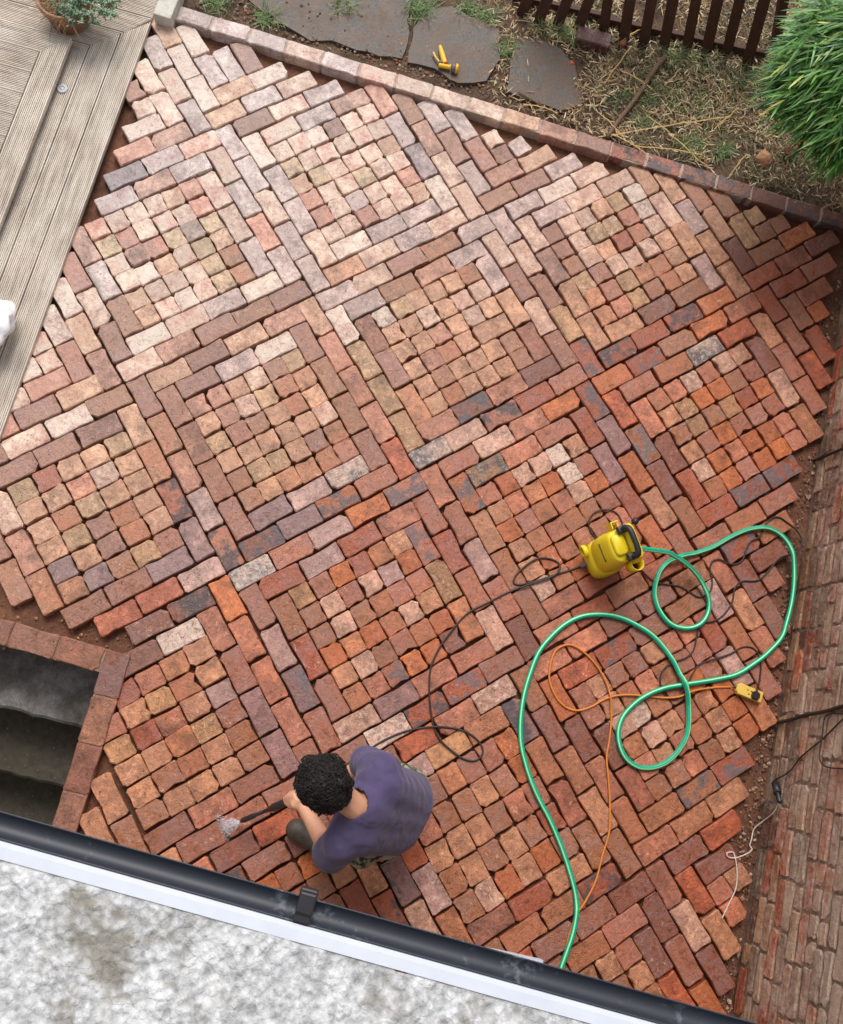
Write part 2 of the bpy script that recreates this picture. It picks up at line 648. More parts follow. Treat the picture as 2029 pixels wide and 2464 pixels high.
M['shaded_moss'] = simple('shaded_mossy_concrete', (72, 66, 54), 0.85, 0.7, 26, 0.01)  # lower treads: mossy tone with the deep shade of the well painted in
t = NT('old_mortar')
p = t.pos()
n1, n2 = t.noise(5, 4, 0.65, p), t.noise(60, 4, 0.7, p)
c = t.ramp(n1, [(0.3, lin((112, 86, 68))), (0.7, lin((168, 146, 128)))])
c = t.mix(0.6, c, t.ramp(n2, [(0.3, 0.22), (0.7, 0.75)]), 'OVERLAY')
t.color(c)
t.rough(0.9)
t.bump(n2, 0.01)
M['mortar'] = t.m

# brick material of the garden wall: whitewash remains get thicker up the wall
t = NT('garden_wall_brick')
a1 = t.n('Attribute', attribute_name='col')
p = t.pos()
n1, n2, n3 = t.noise(3.2, 4, 0.7, p, 0.6), t.noise(34, 4, 0.7, p), t.noise(190, 3, 0.7, p)
zz = t.n('SeparateXYZ')
t.l(p, zz.inputs[0])
c = t.mix(0.55, a1.outputs['Color'], t.ramp(n2, [(0.3, 0.25), (0.7, 0.75)]), 'OVERLAY')
wash = t.ramp(t.math('ADD', t.math('MULTIPLY', zz.outputs[2], 0.36), t.math('ADD', t.math('MULTIPLY', n1, 0.8), t.math('MULTIPLY', n2, 0.5))), [(0.62, 0.0), (0.88, 1.0)])
c = t.mix(t.math('MULTIPLY', wash, 0.8), c, lin((204, 180, 160)))
c = t.mix(0.4, c, t.ramp(n3, [(0.3, 0.25), (0.7, 0.75)]), 'OVERLAY')
t.color(c)
t.rough(0.85)
t.bump(t.math('ADD', n2, t.math('MULTIPLY', n3, 0.4)), 0.02)
M['wall_brick'] = t.m

# roof: rough white mineral surface
t = NT('white_roughcast')
p = t.pos()
n1, n2, n3 = t.noise(3.5, 4, 0.7, p, 0.5), t.noise(30, 4, 0.65, p), t.noise(11, 4, 0.7, p)
c = t.ramp(n2, [(0.28, lin((146, 145, 145))), (0.45, lin((182, 182, 182))), (0.62, lin((206, 206, 206)))])
vr_ = t.n('TexVoronoi', Scale=48.0)
t.l(p, vr_.inputs['Vector'])
c = t.mix(0.6, c, t.ramp(vr_.outputs['Distance'], [(0.1, 0.62), (0.7, 0.34)]), 'OVERLAY')
c = t.mix(0.45, c, t.ramp(n3, [(0.3, 0.3), (0.7, 0.72)]), 'OVERLAY')
c = t.mix(t.math('MULTIPLY', t.ramp(n1, [(0.57, 0.0), (0.66, 1.0)]), 0.75), c, lin((112, 104, 88)))
t.color(c)
t.rough(0.9)
t.bump(t.math('SUBTRACT', n2, t.math('MULTIPLY', vr_.outputs['Distance'], 0.6)), 0.014)
M['roof'] = t.m
t = NT('scuffed_gutter')
p = t.pos()
n1, n2 = t.noise(7, 4, 0.7, p), t.noise(60, 4, 0.7, p)
c = t.mix(t.ramp(t.math('ADD', t.math('MULTIPLY', n1, 0.6), t.math('MULTIPLY', n2, 0.4)), [(0.56, 0.0), (0.7, 0.8)]), lin((46, 49, 58)), lin((128, 134, 142)))
t.color(c)
t.rough(0.5)
M['gutter'] = t.m
M['white_paint'] = simple('white_paint', (192, 196, 205), 0.5, 0.12, 14)
M['render_wall'] = simple('rendered_wall', (206, 200, 192), 0.85, 0.2, 10, 0.004)
M['yellow'] = simple('yellow_plastic', (228, 200, 34), 0.42, 0.18, 9)
M['cream_yellow'] = simple('cream_yellow_plastic', (222, 184, 84), 0.5, 0.15, 40)
M['black'] = simple('black_plastic', (34, 32, 36), 0.42, 0.2, 40)
M['black_rubber'] = simple('black_rubber', (44, 36, 32), 0.55, 0.2, 60)
M['grey_plastic'] = simple('grey_plastic', (98, 98, 102), 0.5, 0.2, 60)
M['dark_hole'] = simple('dark_recess', (70, 52, 16), 0.8, 0.1, 40)
M['hose_green'] = simple('green_hose', (0, 158, 124), 0.42, 0.2, 30)
M['hose_stripe'] = simple('pale_hose_stripe', (150, 226, 160), 0.4, 0.12, 60)
M['orange'] = simple('orange_flex', (206, 122, 46), 0.5, 0.1, 40)
M['white_cord'] = simple('grey_white_cord', (206, 190, 178), 0.7, 0.1, 40)
M['nozzle_yellow'] = simple('orange_yellow_plastic', (244, 184, 24), 0.4, 0.1, 40)
M['red'] = simple('red_plastic', (206, 72, 48), 0.4, 0.1, 40)
M['terracotta'] = simple('terracotta', (156, 114, 90), 0.8, 0.4, 22, 0.002)
M['wood_dark'] = simple('brown_stained_wood', (74, 46, 30), 0.75, 0.6, 14, 0.003)
M['bark'] = simple('bark', (112, 88, 66), 0.85, 0.6, 40, 0.006)
M['bag'] = simple('white_plastic_bag', (236, 236, 236), 0.35, 0.1, 12)
M['stone'] = attr_mat('loose_stone', 0.85, 0.6, 60, 0.006)
M['litter'] = attr_mat('dry_litter', 0.75, 0.35, 150)
M['leaf'] = attr_mat('green_leaf', 0.45, 0.3, 60)
M['metal'] = simple('steel', (176, 172, 164), 0.35, 0.1, 60)

# ------------------------------------------------------------------ mesh helpers


def bm_box(bm, mat4, sx, sy, sz, bevel=0.0):
    r = bmesh.ops.create_cube(bm, size=1.0, matrix=mat4 @ Matrix.Diagonal((sx, sy, sz, 1)))
    if bevel:
        es = list({e for v in r['verts'] for e in v.link_edges})
        bmesh.ops.bevel(bm, geom=es, offset=bevel, segments=2, affect='EDGES', profile=0.6)


def frame(o, x, up=Vector((0, 0, 1))):
    x = Vector(x).normalized()
    y = up.cross(x).normalized()
    z = x.cross(y)
    m = Matrix((x, y, z)).transposed().to_4x4()
    m.translation = o
    return m


def bm_tube(bm, pts, rad, sides=8, cap=True):
    """pts: list of Vector, rad: number or list"""
    n = len(pts)
    rad = [rad] * n if isinstance(rad, (int, float)) else rad
    rings = []
    ref = None
    for i in range(n):
        tg = (pts[min(i + 1, n - 1)] - pts[max(i - 1, 0)])
        if tg.length < 1e-9:
            tg = Vector((0, 0, 1))
        tg.normalize()
        if ref is None:
            ref = Vector((0, 0, 1)) if abs(tg.z) < 0.9 else Vector((1, 0, 0))
        x = (ref - tg * ref.dot(tg)).normalized()
        ref = x
        y = tg.cross(x)
        rings.append([bm.verts.new(pts[i] + (x * math.cos(2 * math.pi * k / sides) + y * math.sin(2 * math.pi * k / sides)) * rad[i]) for k in range(sides)])
    fs = []
    for i in range(n - 1):
        for k in range(sides):
            k2 = (k + 1) % sides
            fs.append((bm.faces.new((rings[i][k], rings[i][k2], rings[i + 1][k2], rings[i + 1][k])), k))
    if cap:
        bm.faces.new(list(reversed(rings[0])))
        bm.faces.new(rings[-1])
    return fs


def smooth_path(pts, step=0.012):
    P_ = [pts[0] * 2 - pts[1]] + list(pts) + [pts[-1] * 2 - pts[-2]]
    out = []
    for i in range(1, len(P_) - 2):
        p0, p1, p2, p3 = P_[i - 1:i + 3]
        n = max(2, int((p2 - p1).length / step))
        for k in range(n):
            t_ = k / n
            out.append(0.5 * ((2 * p1) + (p2 - p0) * t_ + (2 * p0 - 5 * p1 + 4 * p2 - p3) * t_ ** 2 + (3 * p1 - p0 - 3 * p2 + p3) * t_ ** 3))
    out.append(pts[-1].copy())
    return out


LAID = []      # (x, y, top) of cords already lying on the bricks


def lay(px_pts, r, z0=0.002, lift_first=None, sides=8, own=True):
    """a cord lying on the ground along photo pixels, riding over cords already laid and over itself"""
    pts = smooth_path([gp(x, y, z0 + r) for x, y in px_pts])
    zs = [z0 + r] * len(pts)
    done = np.array([q for q in LAID]) if LAID else np.zeros((0, 4))
    for i, p_ in enumerate(pts):
        if len(done):
            d = np.hypot(done[:, 0] - p_.x, done[:, 1] - p_.y)
            m = d < (r + done[:, 3])
            if m.any():
                zs[i] = max(zs[i], done[m, 2].max() + r)
        for j in range(0, i - 12):
            q = pts[j]
            if (q.x - p_.x) ** 2 + (q.y - p_.y) ** 2 < (2 * r) ** 2:
                zs[i] = max(zs[i], zs[j] + 2 * r)
    for _ in range(10):
        zz_ = zs[:]
        for i in range(1, len(zs) - 1):
            zz_[i] = max(zs[i] if zs[i] > z0 + r + 1e-4 else 0, (zs[i - 1] + zs[i] + zs[i + 1]) / 3)
        zs = zz_
    for p_, z_ in zip(pts, zs):
        p_.z = z_
        LAID.append((p_.x, p_.y, z_ + r, r))
    return pts


def tube_obj(name, pts, r, mat, parent=None, sides=8, stripe=None):
    bm = bmesh.new()
    fs = bm_tube(bm, pts, r, sides)
    if stripe is not None:
        for f, k in fs:
            if k % 4 == 1 and sides > 8:
                f.material_index = 1
    o = bm_obj(name, bm, mat, parent, True)
    if stripe is not None:
        o.data.materials.append(stripe)
    return o


def lathe(bm, prof, mat4, sides=20):
    rings = []
    for r, z in prof:
        rings.append([bm.verts.new(mat4 @ Vector((r * math.cos(2 * math.pi * k / sides), r * math.sin(2 * math.pi * k / sides), z))) for k in range(sides)])
    for i in range(len(rings) - 1):
        for k in range(sides):
            k2 = (k + 1) % sides
            bm.faces.new((rings[i][k], rings[i][k2], rings[i + 1][k2], rings[i + 1][k]))
    if prof[0][0] > 1e-6:
        bm.faces.new(list(reversed(rings[0])))
    if prof[-1][0] > 1e-6:
        bm.faces.new(rings[-1])


def remeshed(name, caps, voxel, mat, parent=None, smooth_it=6, extra=None):
    """one continuous body grown round tapered capsules (p0, r0, p1, r1)"""
    bm = bmesh.new()
    for p0, r0, p1, r1 in caps:
        L = (p1 - p0).length
        n = max(1, int(L / (min(r0, r1) * 0.4)))
        for k in range(n + 1):
            f = k / n
            c_ = p0.lerp(p1, f)
            bmesh.ops.create_icosphere(bm, subdivisions=2, radius=r0 + (r1 - r0) * f, matrix=Matrix.Translation(c_))
    if extra:
        extra(bm)
    me = bpy.data.meshes.new('tmp')
    bm.to_mesh(me)
    bm.free()
    ob = bpy.data.objects.new('tmp', me)
    COL.objects.link(ob)
    md = ob.modifiers.new('r', 'REMESH')
    md.mode = 'VOXEL'
    md.voxel_size = voxel
    ms = ob.modifiers.new('s', 'SMOOTH')
    ms.factor = 0.6
    ms.iterations = smooth_it
    dg = bpy.context.evaluated_depsgraph_get()
    m2 = bpy.data.meshes.new_from_object(ob.evaluated_get(dg))
    bpy.data.objects.remove(ob)
    m2.name = name
    return link(name, m2, mat, parent, True)


# ------------------------------------------------------------------ ground sheets
sand = mesh_obj('sand_bed', [gp(x, y, -0.05) for x, y in [(-400, -120), (2500, -120), (2500, 2900), (-95, 2900), (160, 1990), (285, 1592), (-400, 1415)]],
                [(0, 1, 2, 3, 4, 5, 6)], M['sand'])
struct(sand)
KA, KB = gp(403, 40, 0.02), gp(1900, 510, 0.02)         # front top edge of the brick edging
kd = (KB - KA).normalized()
kn = Vector((-kd.y, kd.x, 0))
if (gp(1000, 0, 0) - KA).dot(kn) < 0:
    kn = -kn
# garden soil beyond the edging, gently uneven
bm = bmesh.new()
NX, NY = 60, 46
org = KA - kd * 1.6 + kn * 0.06
gv = []
srng = random.Random(3)
for i in range(NX + 1):
    for j in range(NY + 1):
        q = org + kd * (7.6 * i / NX) + kn * (5.5 * (j / NY) ** 1.6)
        gv.append(bm.verts.new((q.x, q.y, -0.005 + srng.uniform(-0.008, 0.008))))
for i in range(NX):
    for j in range(NY):
        k = i * (NY + 1) + j
        bm.faces.new((gv[k], gv[k + NY + 1], gv[k + NY + 2], gv[k + 1]))
soil = bm_obj('garden_soil', bm, M['soil'], None, True)
struct(soil)

# far ground sheet under everything
far = mesh_obj('ground', [(-60, -60, -1.6), (60, -60, -1.6), (60, 60, -1.6), (-60, 60, -1.6)], [(0, 1, 2, 3)], M['soil'])
struct(far)


def laid_brick(name, parent, mt, L, W, Hh, colours, rng, mat=None, chip=0.2):
    V, Fc = brick_geo(rng, L, W, chip)
    V = [(x, y, z if z > -0.06 else -Hh) for x, y, z in V]
    me = bpy.data.meshes.new(name)
    me.from_pydata(V, [], Fc)
    body, crust, patch, amount = colours
    brick_attrs(me, body, crust, patch, amount, [rng.uniform(0, 50) for _ in range(3)])
    o = link(name, me, mat or M['brick'], parent)
    o.matrix_parent_inverse = Matrix.Identity(4)
    o.matrix_basis = parent.matrix_basis.inverted() @ mt if parent else mt
    return o


# ------------------------------------------------------------------ brick edging along the garden
erng = random.Random(21)
edging = empty('brick_edging', (KA.x, KA.y, 0))
tag(edging, 'long straight row of bricks edging the patio along the garden bed', 'brick edging')
kw = 0.098
kcols = 'gggpgpppptmmRRDDdDDr'
L_ = 0.207
core = bmesh.new()
mc = frame(KA + kd * 1.96 + kn * kw / 2, kd)
mc.translation.z = -0.03
bm_box(core, mc, 4.1, kw - 0.008, 0.0925)
bm_obj('mortar_bed', core, simple('pale_mortar', (172, 152, 136), 0.9, 0.5, 50, 0.004), edging)
for k in range(19):
    c0 = KA + kd * (0.03 + k * 0.2135 + 0.103) + kn * (kw / 2 + erng.uniform(-0.003, 0.003))
    mt = frame(c0, kd)
    mt = mt @ Matrix.Rotation(erng.gauss(0, 0.012), 4, 'Z')
    mt.translation.z = 0.02 + erng.uniform(-0.002, 0.003)
    L = kcols[k]
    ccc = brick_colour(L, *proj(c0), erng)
    laid_brick('brick', edging, mt, L_, kw, 0.075, ccc, erng)
# grey coping block at the deck end of the edging
bm = bmesh.new()
mt = frame(gp(408, 5, 0.05), kn)
mt.translation.z = 0.0
bm_box(bm, mt, 0.24, 0.10, 0.15, 0.008)
blk = bm_obj('coping_block', bm, simple('pale_stone_block', (196, 190, 178), 0.8, 0.4, 30, 0.004))
tag(blk, 'pale grey block standing at the deck end of the brick edging', 'block')

# ------------------------------------------------------------------ timber deck


def board(name, parent, o, d, n, w, s0a, s0b, s1a, s1b, ztop, th=0.028):
    """ribbed board: origin o, running along d, width w along n; ends are cut from s0a (at n=0) to s0b (at n=w)"""
    prof = []
    nr = 13
    pitch = w / nr
    prof.append((0.0, -th))
    prof.append((0.0, -0.003))
    for k in range(nr):
        a0 = k * pitch
        prof += [(a0 + pitch * 0.12, 0.0), (a0 + pitch * 0.60, 0.0)]
        if k < nr - 1:
            prof += [(a0 + pitch * 0.68, -0.006), (a0 + pitch * 1.04, -0.006)]
    prof += [(w, -0.003), (w, -th)]
    V, Fc = [], []
    for e in (0, 1):
        for q, z in prof:
            f = q / w
            s_ = (s0a + (s0b - s0a) * f) if e == 0 else (s1a + (s1b - s1a) * f)
            p_ = d * s_ + n * q
            V.append((p_.x, p_.y, z))
    m_ = len(prof)
    for k in range(m_ - 1):
        Fc.append((k, k + 1, m_ + k + 1, m_ + k))
    Fc.append((m_ - 1, 0, m_, 2 * m_ - 1))
    Fc.append(tuple(range(m_ - 1, -1, -1)))
    Fc.append(tuple(range(m_, 2 * m_)))
    # store in board axes so the grain follows the board
    ang = math.atan2(d.y, d.x)
    R_ = Matrix.Rotation(-ang, 4, 'Z')
    me = bpy.data.meshes.new(name)
    me.from_pydata([tuple(R_ @ Vector(v)) for v in V], [], Fc)
    ob = link(name, me, M['deck'], parent)
    ob.matrix_parent_inverse = Matrix.Identity(4)
    ob.location = Vector((o.x, o.y, ztop)) - parent.location
    ob.rotation_euler = (0, 0, ang)
    return ob


ZL, ZU = 0.02, 0.078
c0 = gp(363, 53, ZL)
dd = (gp(48, 919, ZL) - c0).normalized()
dn = Vector((-dd.y, dd.x, 0))
if (gp(0, 300, ZL) - c0).dot(dn) < 0:
    dn = -dn
BW, BP = 0.128, 0.134
mit = (gp(165, 128, ZL) - c0)
mrate = mit.dot(dd) / mit.dot(dn)       # how far the mitre runs back per metre of width
deck_step = empty('deck_step', (c0.x, c0.y, 0))
tag(deck_step, 'weathered ribbed timber deck step running beside the bricks', 'deck step')
for k in range(3):
    o_ = c0 + dn * (k * BP)
    board('board', deck_step, o_, dd, dn, BW, k * BP * mrate, (k * BP + BW) * mrate, 3.4, 3.4, ZL)
# boards beyond the mitre run the other way, towards the garden
for k in range(5):
    # offsets measured along -dd from the corner
    s_ = -0.02 - k * BP
    o_ = c0 + dd * s_
    # boards occupy dd from s_-BW to s_ ; n axis = -dd, d axis = dn
    st0 = 0.0 if k == 0 else 0.0
    board('board', deck_step, c0 - dd * (k * BP - (BP * 3 * mrate)) , dn, -dd, BW, max(0.0, (BP * 3 * mrate - k * BP) / mrate) if mrate > 0 else 0.0,
          max(0.0, (BP * 3 * mrate - k * BP - BW) / mrate) if mrate > 0 else 0.0, 1.6, 1.6, ZL)
bm = bmesh.new()
mt = frame(c0 + dd * 1.66 + dn * 0.03, dd)
mt.translation.z = -0.026
bm_box(bm, mt, 3.4, 0.04, 0.055)
bm_obj('edge_joist', bm, M['deck_side'], deck_step)
mbm = bmesh.new()
mt = frame(c0 + dd * 1.2 + dn * 1.0, dd)
mt.translation.z = -0.06
bm_box(mbm, mt, 4.4, 1.7, 0.05)
bm_obj('sub_frame', mbm, M['deck_side'], deck_step)

u0 = gp(172, 92, ZU)
ud = (gp(0, 541, ZU) - u0).normalized()
un = Vector((-ud.y, ud.x, 0))
if (gp(-200, 300, ZU) - u0).dot(un) < 0:
    un = -un
deck_top = empty('deck_platform', (u0.x, u0.y, 0))
tag(deck_top, 'raised ribbed timber deck platform with mitred border boards in the corner', 'deck')
board('board', deck_top, u0, ud, un, BW, 0.0, BW, 2.9, 2.9, ZU)                   # border along the step
board('board', deck_top, u0, un, ud, BW, 0.0, BW, 2.2, 2.2, ZU)                   # border along the far edge
for k in range(1, 21):
    board('board', deck_top, u0 + ud * (k * BP), un, ud, BW, BP, BP, 2.2, 2.2, ZU)
bm = bmesh.new()
mt = frame(u0 + ud * 1.4 + un * 1.06, ud)
mt.translation.z = ZU - 0.05
bm_box(bm, mt, 2.78, 2.08, 0.043)
bm_obj('sub_frame', bm, M['deck_side'], deck_top)

# round deck light
dl = gp(150, 214, ZL)
deck_light = empty('deck_light', (dl.x, dl.y, ZL))
tag(deck_light, 'small round deck light with pale ring set in the deck step', 'deck light')
bm = bmesh.new()
lathe(bm, [(0.014, 0.001), (0.0145, 0.006), (0.025, 0.006), (0.027, 0.003), (0.027, -0.004)], Matrix.Translation(dl), 24)
bm_obj('ring', bm, M['white_paint'], deck_light, True)
bm = bmesh.new()
lathe(bm, [(0.0, 0.0032), (0.0134, 0.0028), (0.0134, -0.003)], Matrix.Translation(dl), 20)
bm_obj('lens', bm, M['white_cord'], deck_light, True)

# white plastic sack at the frame edge
wrng = random.Random(5)
bm = bmesh.new()
wb = gp(-66, 785, ZU + 0.05)
bmesh.ops.create_icosphere(bm, subdivisions=4, radius=1.0)
from mathutils import noise as mnoise
for v in bm.verts:
    q = v.co.copy()
    f = 1 + 0.22 * mnoise.noise(q * 2.1) + 0.10 * mnoise.noise(q * 5.5) + 0.05 * abs(mnoise.noise(q * 11))
    v.co = Vector((q.x * 0.15 * f, q.y * 0.20 * f, max(-0.045, q.z * 0.07 * f))) + wb
sack = bm_obj('plastic_sack', bm, M['bag'], None, True)
tag(sack, 'crumpled white plastic sack lying on the deck at the left edge', 'sack')

# ------------------------------------------------------------------ potted plant
pr = random.Random(8)
pc = gp(150, -10, 0.19)
pot = empty('potted_plant', (pc.x, pc.y, ZL))
tag(pot, 'terracotta pot of dry grass and grey-green succulent on the deck', 'potted plant')
bm = bmesh.new()
lathe(bm, [(0.0, ZL), (0.095, ZL), (0.105, ZL + 0.012), (0.128, 0.145), (0.136, 0.147), (0.140, 0.188), (0.134, 0.192), (0.125, 0.188), (0.123, 0.150), (0.0, 0.148)],
      Matrix.Translation((pc.x, pc.y, 0)), 36)
bm_obj('pot', bm, M['terracotta'], pot, True)
V, Fc, Cc = [], [], []


def blade(V, Fc, Cc, base, dirv, length, width, droop, col, seg=4, up=Vector((0, 0, 1)), tip=0.0):
    dirv = dirv.normalized()
    side = dirv.cross(up)
    if side.length < 1e-4:
        side = Vector((1, 0, 0))
    side.normalize()
    i0 = len(V)
    for k in range(seg + 1):
        f = k / seg
        c_ = base + dirv * (length * f) + Vector((0, 0, -droop * f * f))
        w_ = width * (math.sin(math.pi * min(1, 0.18 + f * 0.82)) if tip == 0 else (1 - f * tip)) * 0.5
        if k == seg:
            V.append(c_)
        else:
            V.append(c_ + side * w_)
            V.append(c_ - side * w_)
        Cc.append(col)
        if k < seg:
            Cc.append(col)
    for k in range(seg - 1):
        Fc.append((i0 + 2 * k, i0 + 2 * k + 1, i0 + 2 * k + 3, i0 + 2 * k + 2))
    Fc.append((i0 + 2 * seg - 2, i0 + 2 * seg - 1, i0 + 2 * seg))


def cols_obj(name, V, Fc, Cc, mat, parent=None):
    me = bpy.data.meshes.new(name)
    me.from_pydata([tuple(v) for v in V], [], Fc)
    set_col(me, Cc)
    return link(name, me, mat, parent)


def jit(c, rng, k=0.18):
    f = rng.uniform(1 - k, 1 + k)
    return tuple(min(1, x * f) for x in c)


side_w = (gp(40, 160, 0.3) - gp(157, 2, 0.3)).normalized()
for k in range(420):
    a_ = pr.uniform(0, 2 * math.pi)
    rr = 0.12 * math.sqrt(pr.random())
    b_ = Vector((pc.x + rr * math.cos(a_), pc.y + rr * math.sin(a_), 0.155))
    a2 = pr.uniform(0, 2 * math.pi)
    dv = Vector((math.cos(a2), math.sin(a2), pr.uniform(0.0, 0.9)))
    blade(V, Fc, Cc, b_, dv, pr.uniform(0.06, 0.20), 0.0035, pr.uniform(0.02, 0.10), jit(lin(pr.choice([(168, 140, 96), (140, 112, 72), (104, 82, 56)])), pr), 5, tip=0.7)
cols_obj('dry_grass', V, Fc, Cc, M['litter'], pot)
V, Fc, Cc = [], [], []
rt = (gp(250, 20, 0.3) - gp(157, 2, 0.3)).normalized()
for k in range(95):
    # sprigs with tiny fleshy leaves, leaning over the rim to the right
    f = pr.random()
    b_ = Vector((pc.x, pc.y, 0.17)) + rt * pr.uniform(-0.01, 0.25) + Vector((-rt.y, rt.x, 0)) * pr.uniform(-0.12, 0.10)
    b_.z += pr.uniform(-0.02, 0.07)
    dv = Vector((pr.uniform(-1, 1), pr.uniform(-1, 1), pr.uniform(-0.1, 0.8))) + rt * 0.4
    dv.normalize()
    for q in range(26):
        s_ = q / 26 * 0.085
        lv = Vector((pr.uniform(-1, 1), pr.uniform(-1, 1), pr.uniform(-0.6, 0.9)))
        blade(V, Fc, Cc, b_ + dv * s_, lv, pr.uniform(0.012, 0.022), 0.008, 0.003, jit(lin(pr.choice([(104, 132, 98), (124, 150, 118), (84, 112, 78)])), pr), 2)
cols_obj('succulent', V, Fc, Cc, M['leaf'], pot)

# ------------------------------------------------------------------ basement steps and their brick coping
ZC = 0.012
co_out = gp(316, 1576, ZC)          # outer corner
ca = (gp(0, 1487, ZC) - co_out)
ca.z = 0
ca.normalize()                      # along the top arm, to the left
cb = (gp(187, 1996, ZC) - co_out).normalized()    # along the side arm, towards the house
cin_a = (gp(0, 1541, ZC) - gp(0, 1487, ZC)).length * 0.93
steps_c = empty('step_coping', (co_out.x, co_out.y, 0))
tag(steps_c, 'worn brick coping wall turning a corner round the basement steps', 'coping wall')
srg = random.Random(31)
wcp = 0.118
na = cb - ca * cb.dot(ca)
na.normalize()
nb_ = ca - cb * ca.dot(cb)
nb_.normalize()


def cop_run(start, d, n, count, cols, first):
    for k in range(count):
        ctr = start + d * (first + 0.2185 * k + 0.105) + n * (wcp / 2)
        mt = frame(ctr, d)
        mt.translation.z = ZC + srg.uniform(-0.002, 0.002)
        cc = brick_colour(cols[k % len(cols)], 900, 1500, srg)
        mean_ = lin((132, 92, 74))
        cc = (tuple(x * 0.35 + q * 0.5 for x, q in zip(cc[0], mean_)), 0.05, cc[2], cc[3] * 0.6)
        laid_brick('brick', steps_c, mt, 0.2165, wcp, 0.07, cc, srg, None, 0.05)


cop_run(co_out, cb, nb_, 9, 'Rnrmmnnm', 0.0)
cop_run(co_out, ca, na, 6, 'nnmnmn', wcp + 0.006)
# walls of the well below the coping
WELLW = 2.0
in_c = co_out + ca * (wcp - 0.004) + cb * (wcp - 0.004)


def quad_box(name, pts, z0, z1, mat, parent=None):
    n = len(pts)
    V = [(p_.x, p_.y, z0) for p_ in pts] + [(p_.x, p_.y, z1) for p_ in pts]
    Fc = [tuple(range(n - 1, -1, -1)), tuple(range(n, 2 * n))] + [(k, (k + 1) % n, n + (k + 1) % n, n + k) for k in range(n)]
    o = mesh_obj(name, V, Fc, mat, parent)
    bm = bmesh.new()
    bm.from_mesh(o.data)
    bmesh.ops.recalc_face_normals(bm, faces=bm.faces)
    bm.to_mesh(o.data)
    bm.free()
    return o


e_ = 0.01
quad_box('mortar_bed', [co_out + ca * 0.004 + cb * 0.004, co_out + ca * 1.5 + cb * 0.004, co_out + ca * 1.5 + cb * (wcp - 0.004), co_out + ca * (wcp - 0.004) + cb * (wcp - 0.004), co_out + ca * (wcp - 0.004) + cb * 2.0, co_out + ca * 0.004 + cb * 2.0], ZC - 0.07, ZC - 0.006, M['mortar'], steps_c)
quad_box('well_wall', [co_out + ca * e_ + cb * e_, co_out + ca * (wcp - e_) + cb * e_, co_out + ca * (wcp - e_) + cb * 2.0, co_out + ca * e_ + cb * 2.0], -1.4, ZC - 0.06, M['concrete'], steps_c)
quad_box('well_wall', [co_out + ca * wcp + cb * e_, co_out + ca * 1.6 + cb * e_, co_out + ca * 1.6 + cb * (wcp - e_), co_out + ca * wcp + cb * (wcp - e_)], -1.4, ZC - 0.06, M['concrete'], steps_c)
quad_box('well_wall', [co_out + ca * 1.15 + cb * e_, co_out + ca * 1.3 + cb * e_, co_out + ca * 1.3 + cb * 2.0, co_out + ca * 1.15 + cb * 2.0], -1.4, ZC, M['concrete'], steps_c)
steps = empty('basement_steps', (in_c.x, in_c.y, -1.0))
tag(steps, 'dark stained concrete steps leading down beside the patio', 'steps')


def tread(nos_a, nos_b, back, ztop, mk='concrete'):
    A_, B_ = gp(*nos_a, ztop), gp(*nos_b, ztop)
    d = (B_ - A_).normalized()
    nn = Vector((-d.y, d.x, 0))
    if (gp(nos_a[0], nos_a[1] - 100, ztop) - A_).dot(nn) < 0:
        nn = -nn
    A_ = A_ - d * 0.8
    B_ = B_ + d * 0.05
    NS = 24
    bm = bmesh.new()
    tr = random.Random(int(nos_a[1]))
    top0, top1, bot0, bot1 = [], [], [], []
    for k in range(NS + 1):
        q = A_.lerp(B_, k / NS)
        w_ = tr.uniform(-0.006, 0.006)
        top0.append(bm.verts.new((q.x + nn.x * (0.014 + w_), q.y + nn.y * (0.014 + w_), ztop)))
        bot0.append(bm.verts.new((q.x + nn.x * w_, q.y + nn.y * w_, ztop - 0.02)))
        bot1.append(bm.verts.new((q.x + nn.x * (0.02 + w_), q.y + nn.y * (0.02 + w_), ztop - 0.6)))
        top1.append(bm.verts.new((q.x + nn.x * back, q.y + nn.y * back, ztop + 0.004)))
    for k in range(NS):
        bm.faces.new((top0[k], top0[k + 1], top1[k + 1], top1[k]))
        bm.faces.new((bot0[k], bot0[k + 1], top0[k + 1], top0[k]))
        bm.faces.new((bot1[k], bot1[k + 1], bot0[k + 1], bot0[k]))
    bm_obj('tread', bm, M[mk], steps)


tread((0, 1702), (204, 1756), 0.55, -0.34)
tread((0, 1858), (162, 1900), 0.60, -0.66, 'shaded_moss')
tread((0, 2080), (100, 2110), 0.70, -0.98, 'shaded_moss')
tread((0, 2300), (60, 2320), 0.70, -1.25, 'shaded_moss')

# ------------------------------------------------------------------ garden wall on the right
t = NT('upper_wall_brickwork')
tc = t.objc()
mp_ = t.n('Mapping')
sx_ = t.n('SeparateXYZ')
t.l(t.pos(), sx_.inputs[0])
cb_ = t.n('CombineXYZ')
_d = (gp(1773, 2351, -0.04) - gp(1972, 1064, -0.04)).normalized()
t.l(t.math('ADD', t.math('MULTIPLY', sx_.outputs[0], _d.x), t.math('MULTIPLY', sx_.outputs[1], _d.y)), cb_.inputs[0])
t.l(sx_.outputs[2], cb_.inputs[1])
bt_ = t.n('TexBrick', Scale=1.0)
for k_, v_ in (('Brick Width', 0.222), ('Row Height', 0.0755), ('Mortar Size', 0.006)):
    bt_.inputs[k_].default_value = v_
bt_.inputs['Color1'].default_value = (*lin((150, 92, 72)), 1)
bt_.inputs['Color2'].default_value = (*lin((176, 140, 120)), 1)
bt_.inputs['Mortar'].default_value = (*lin((150, 130, 112)), 1)
t.l(cb_.outputs[0], bt_.inputs['Vector'])
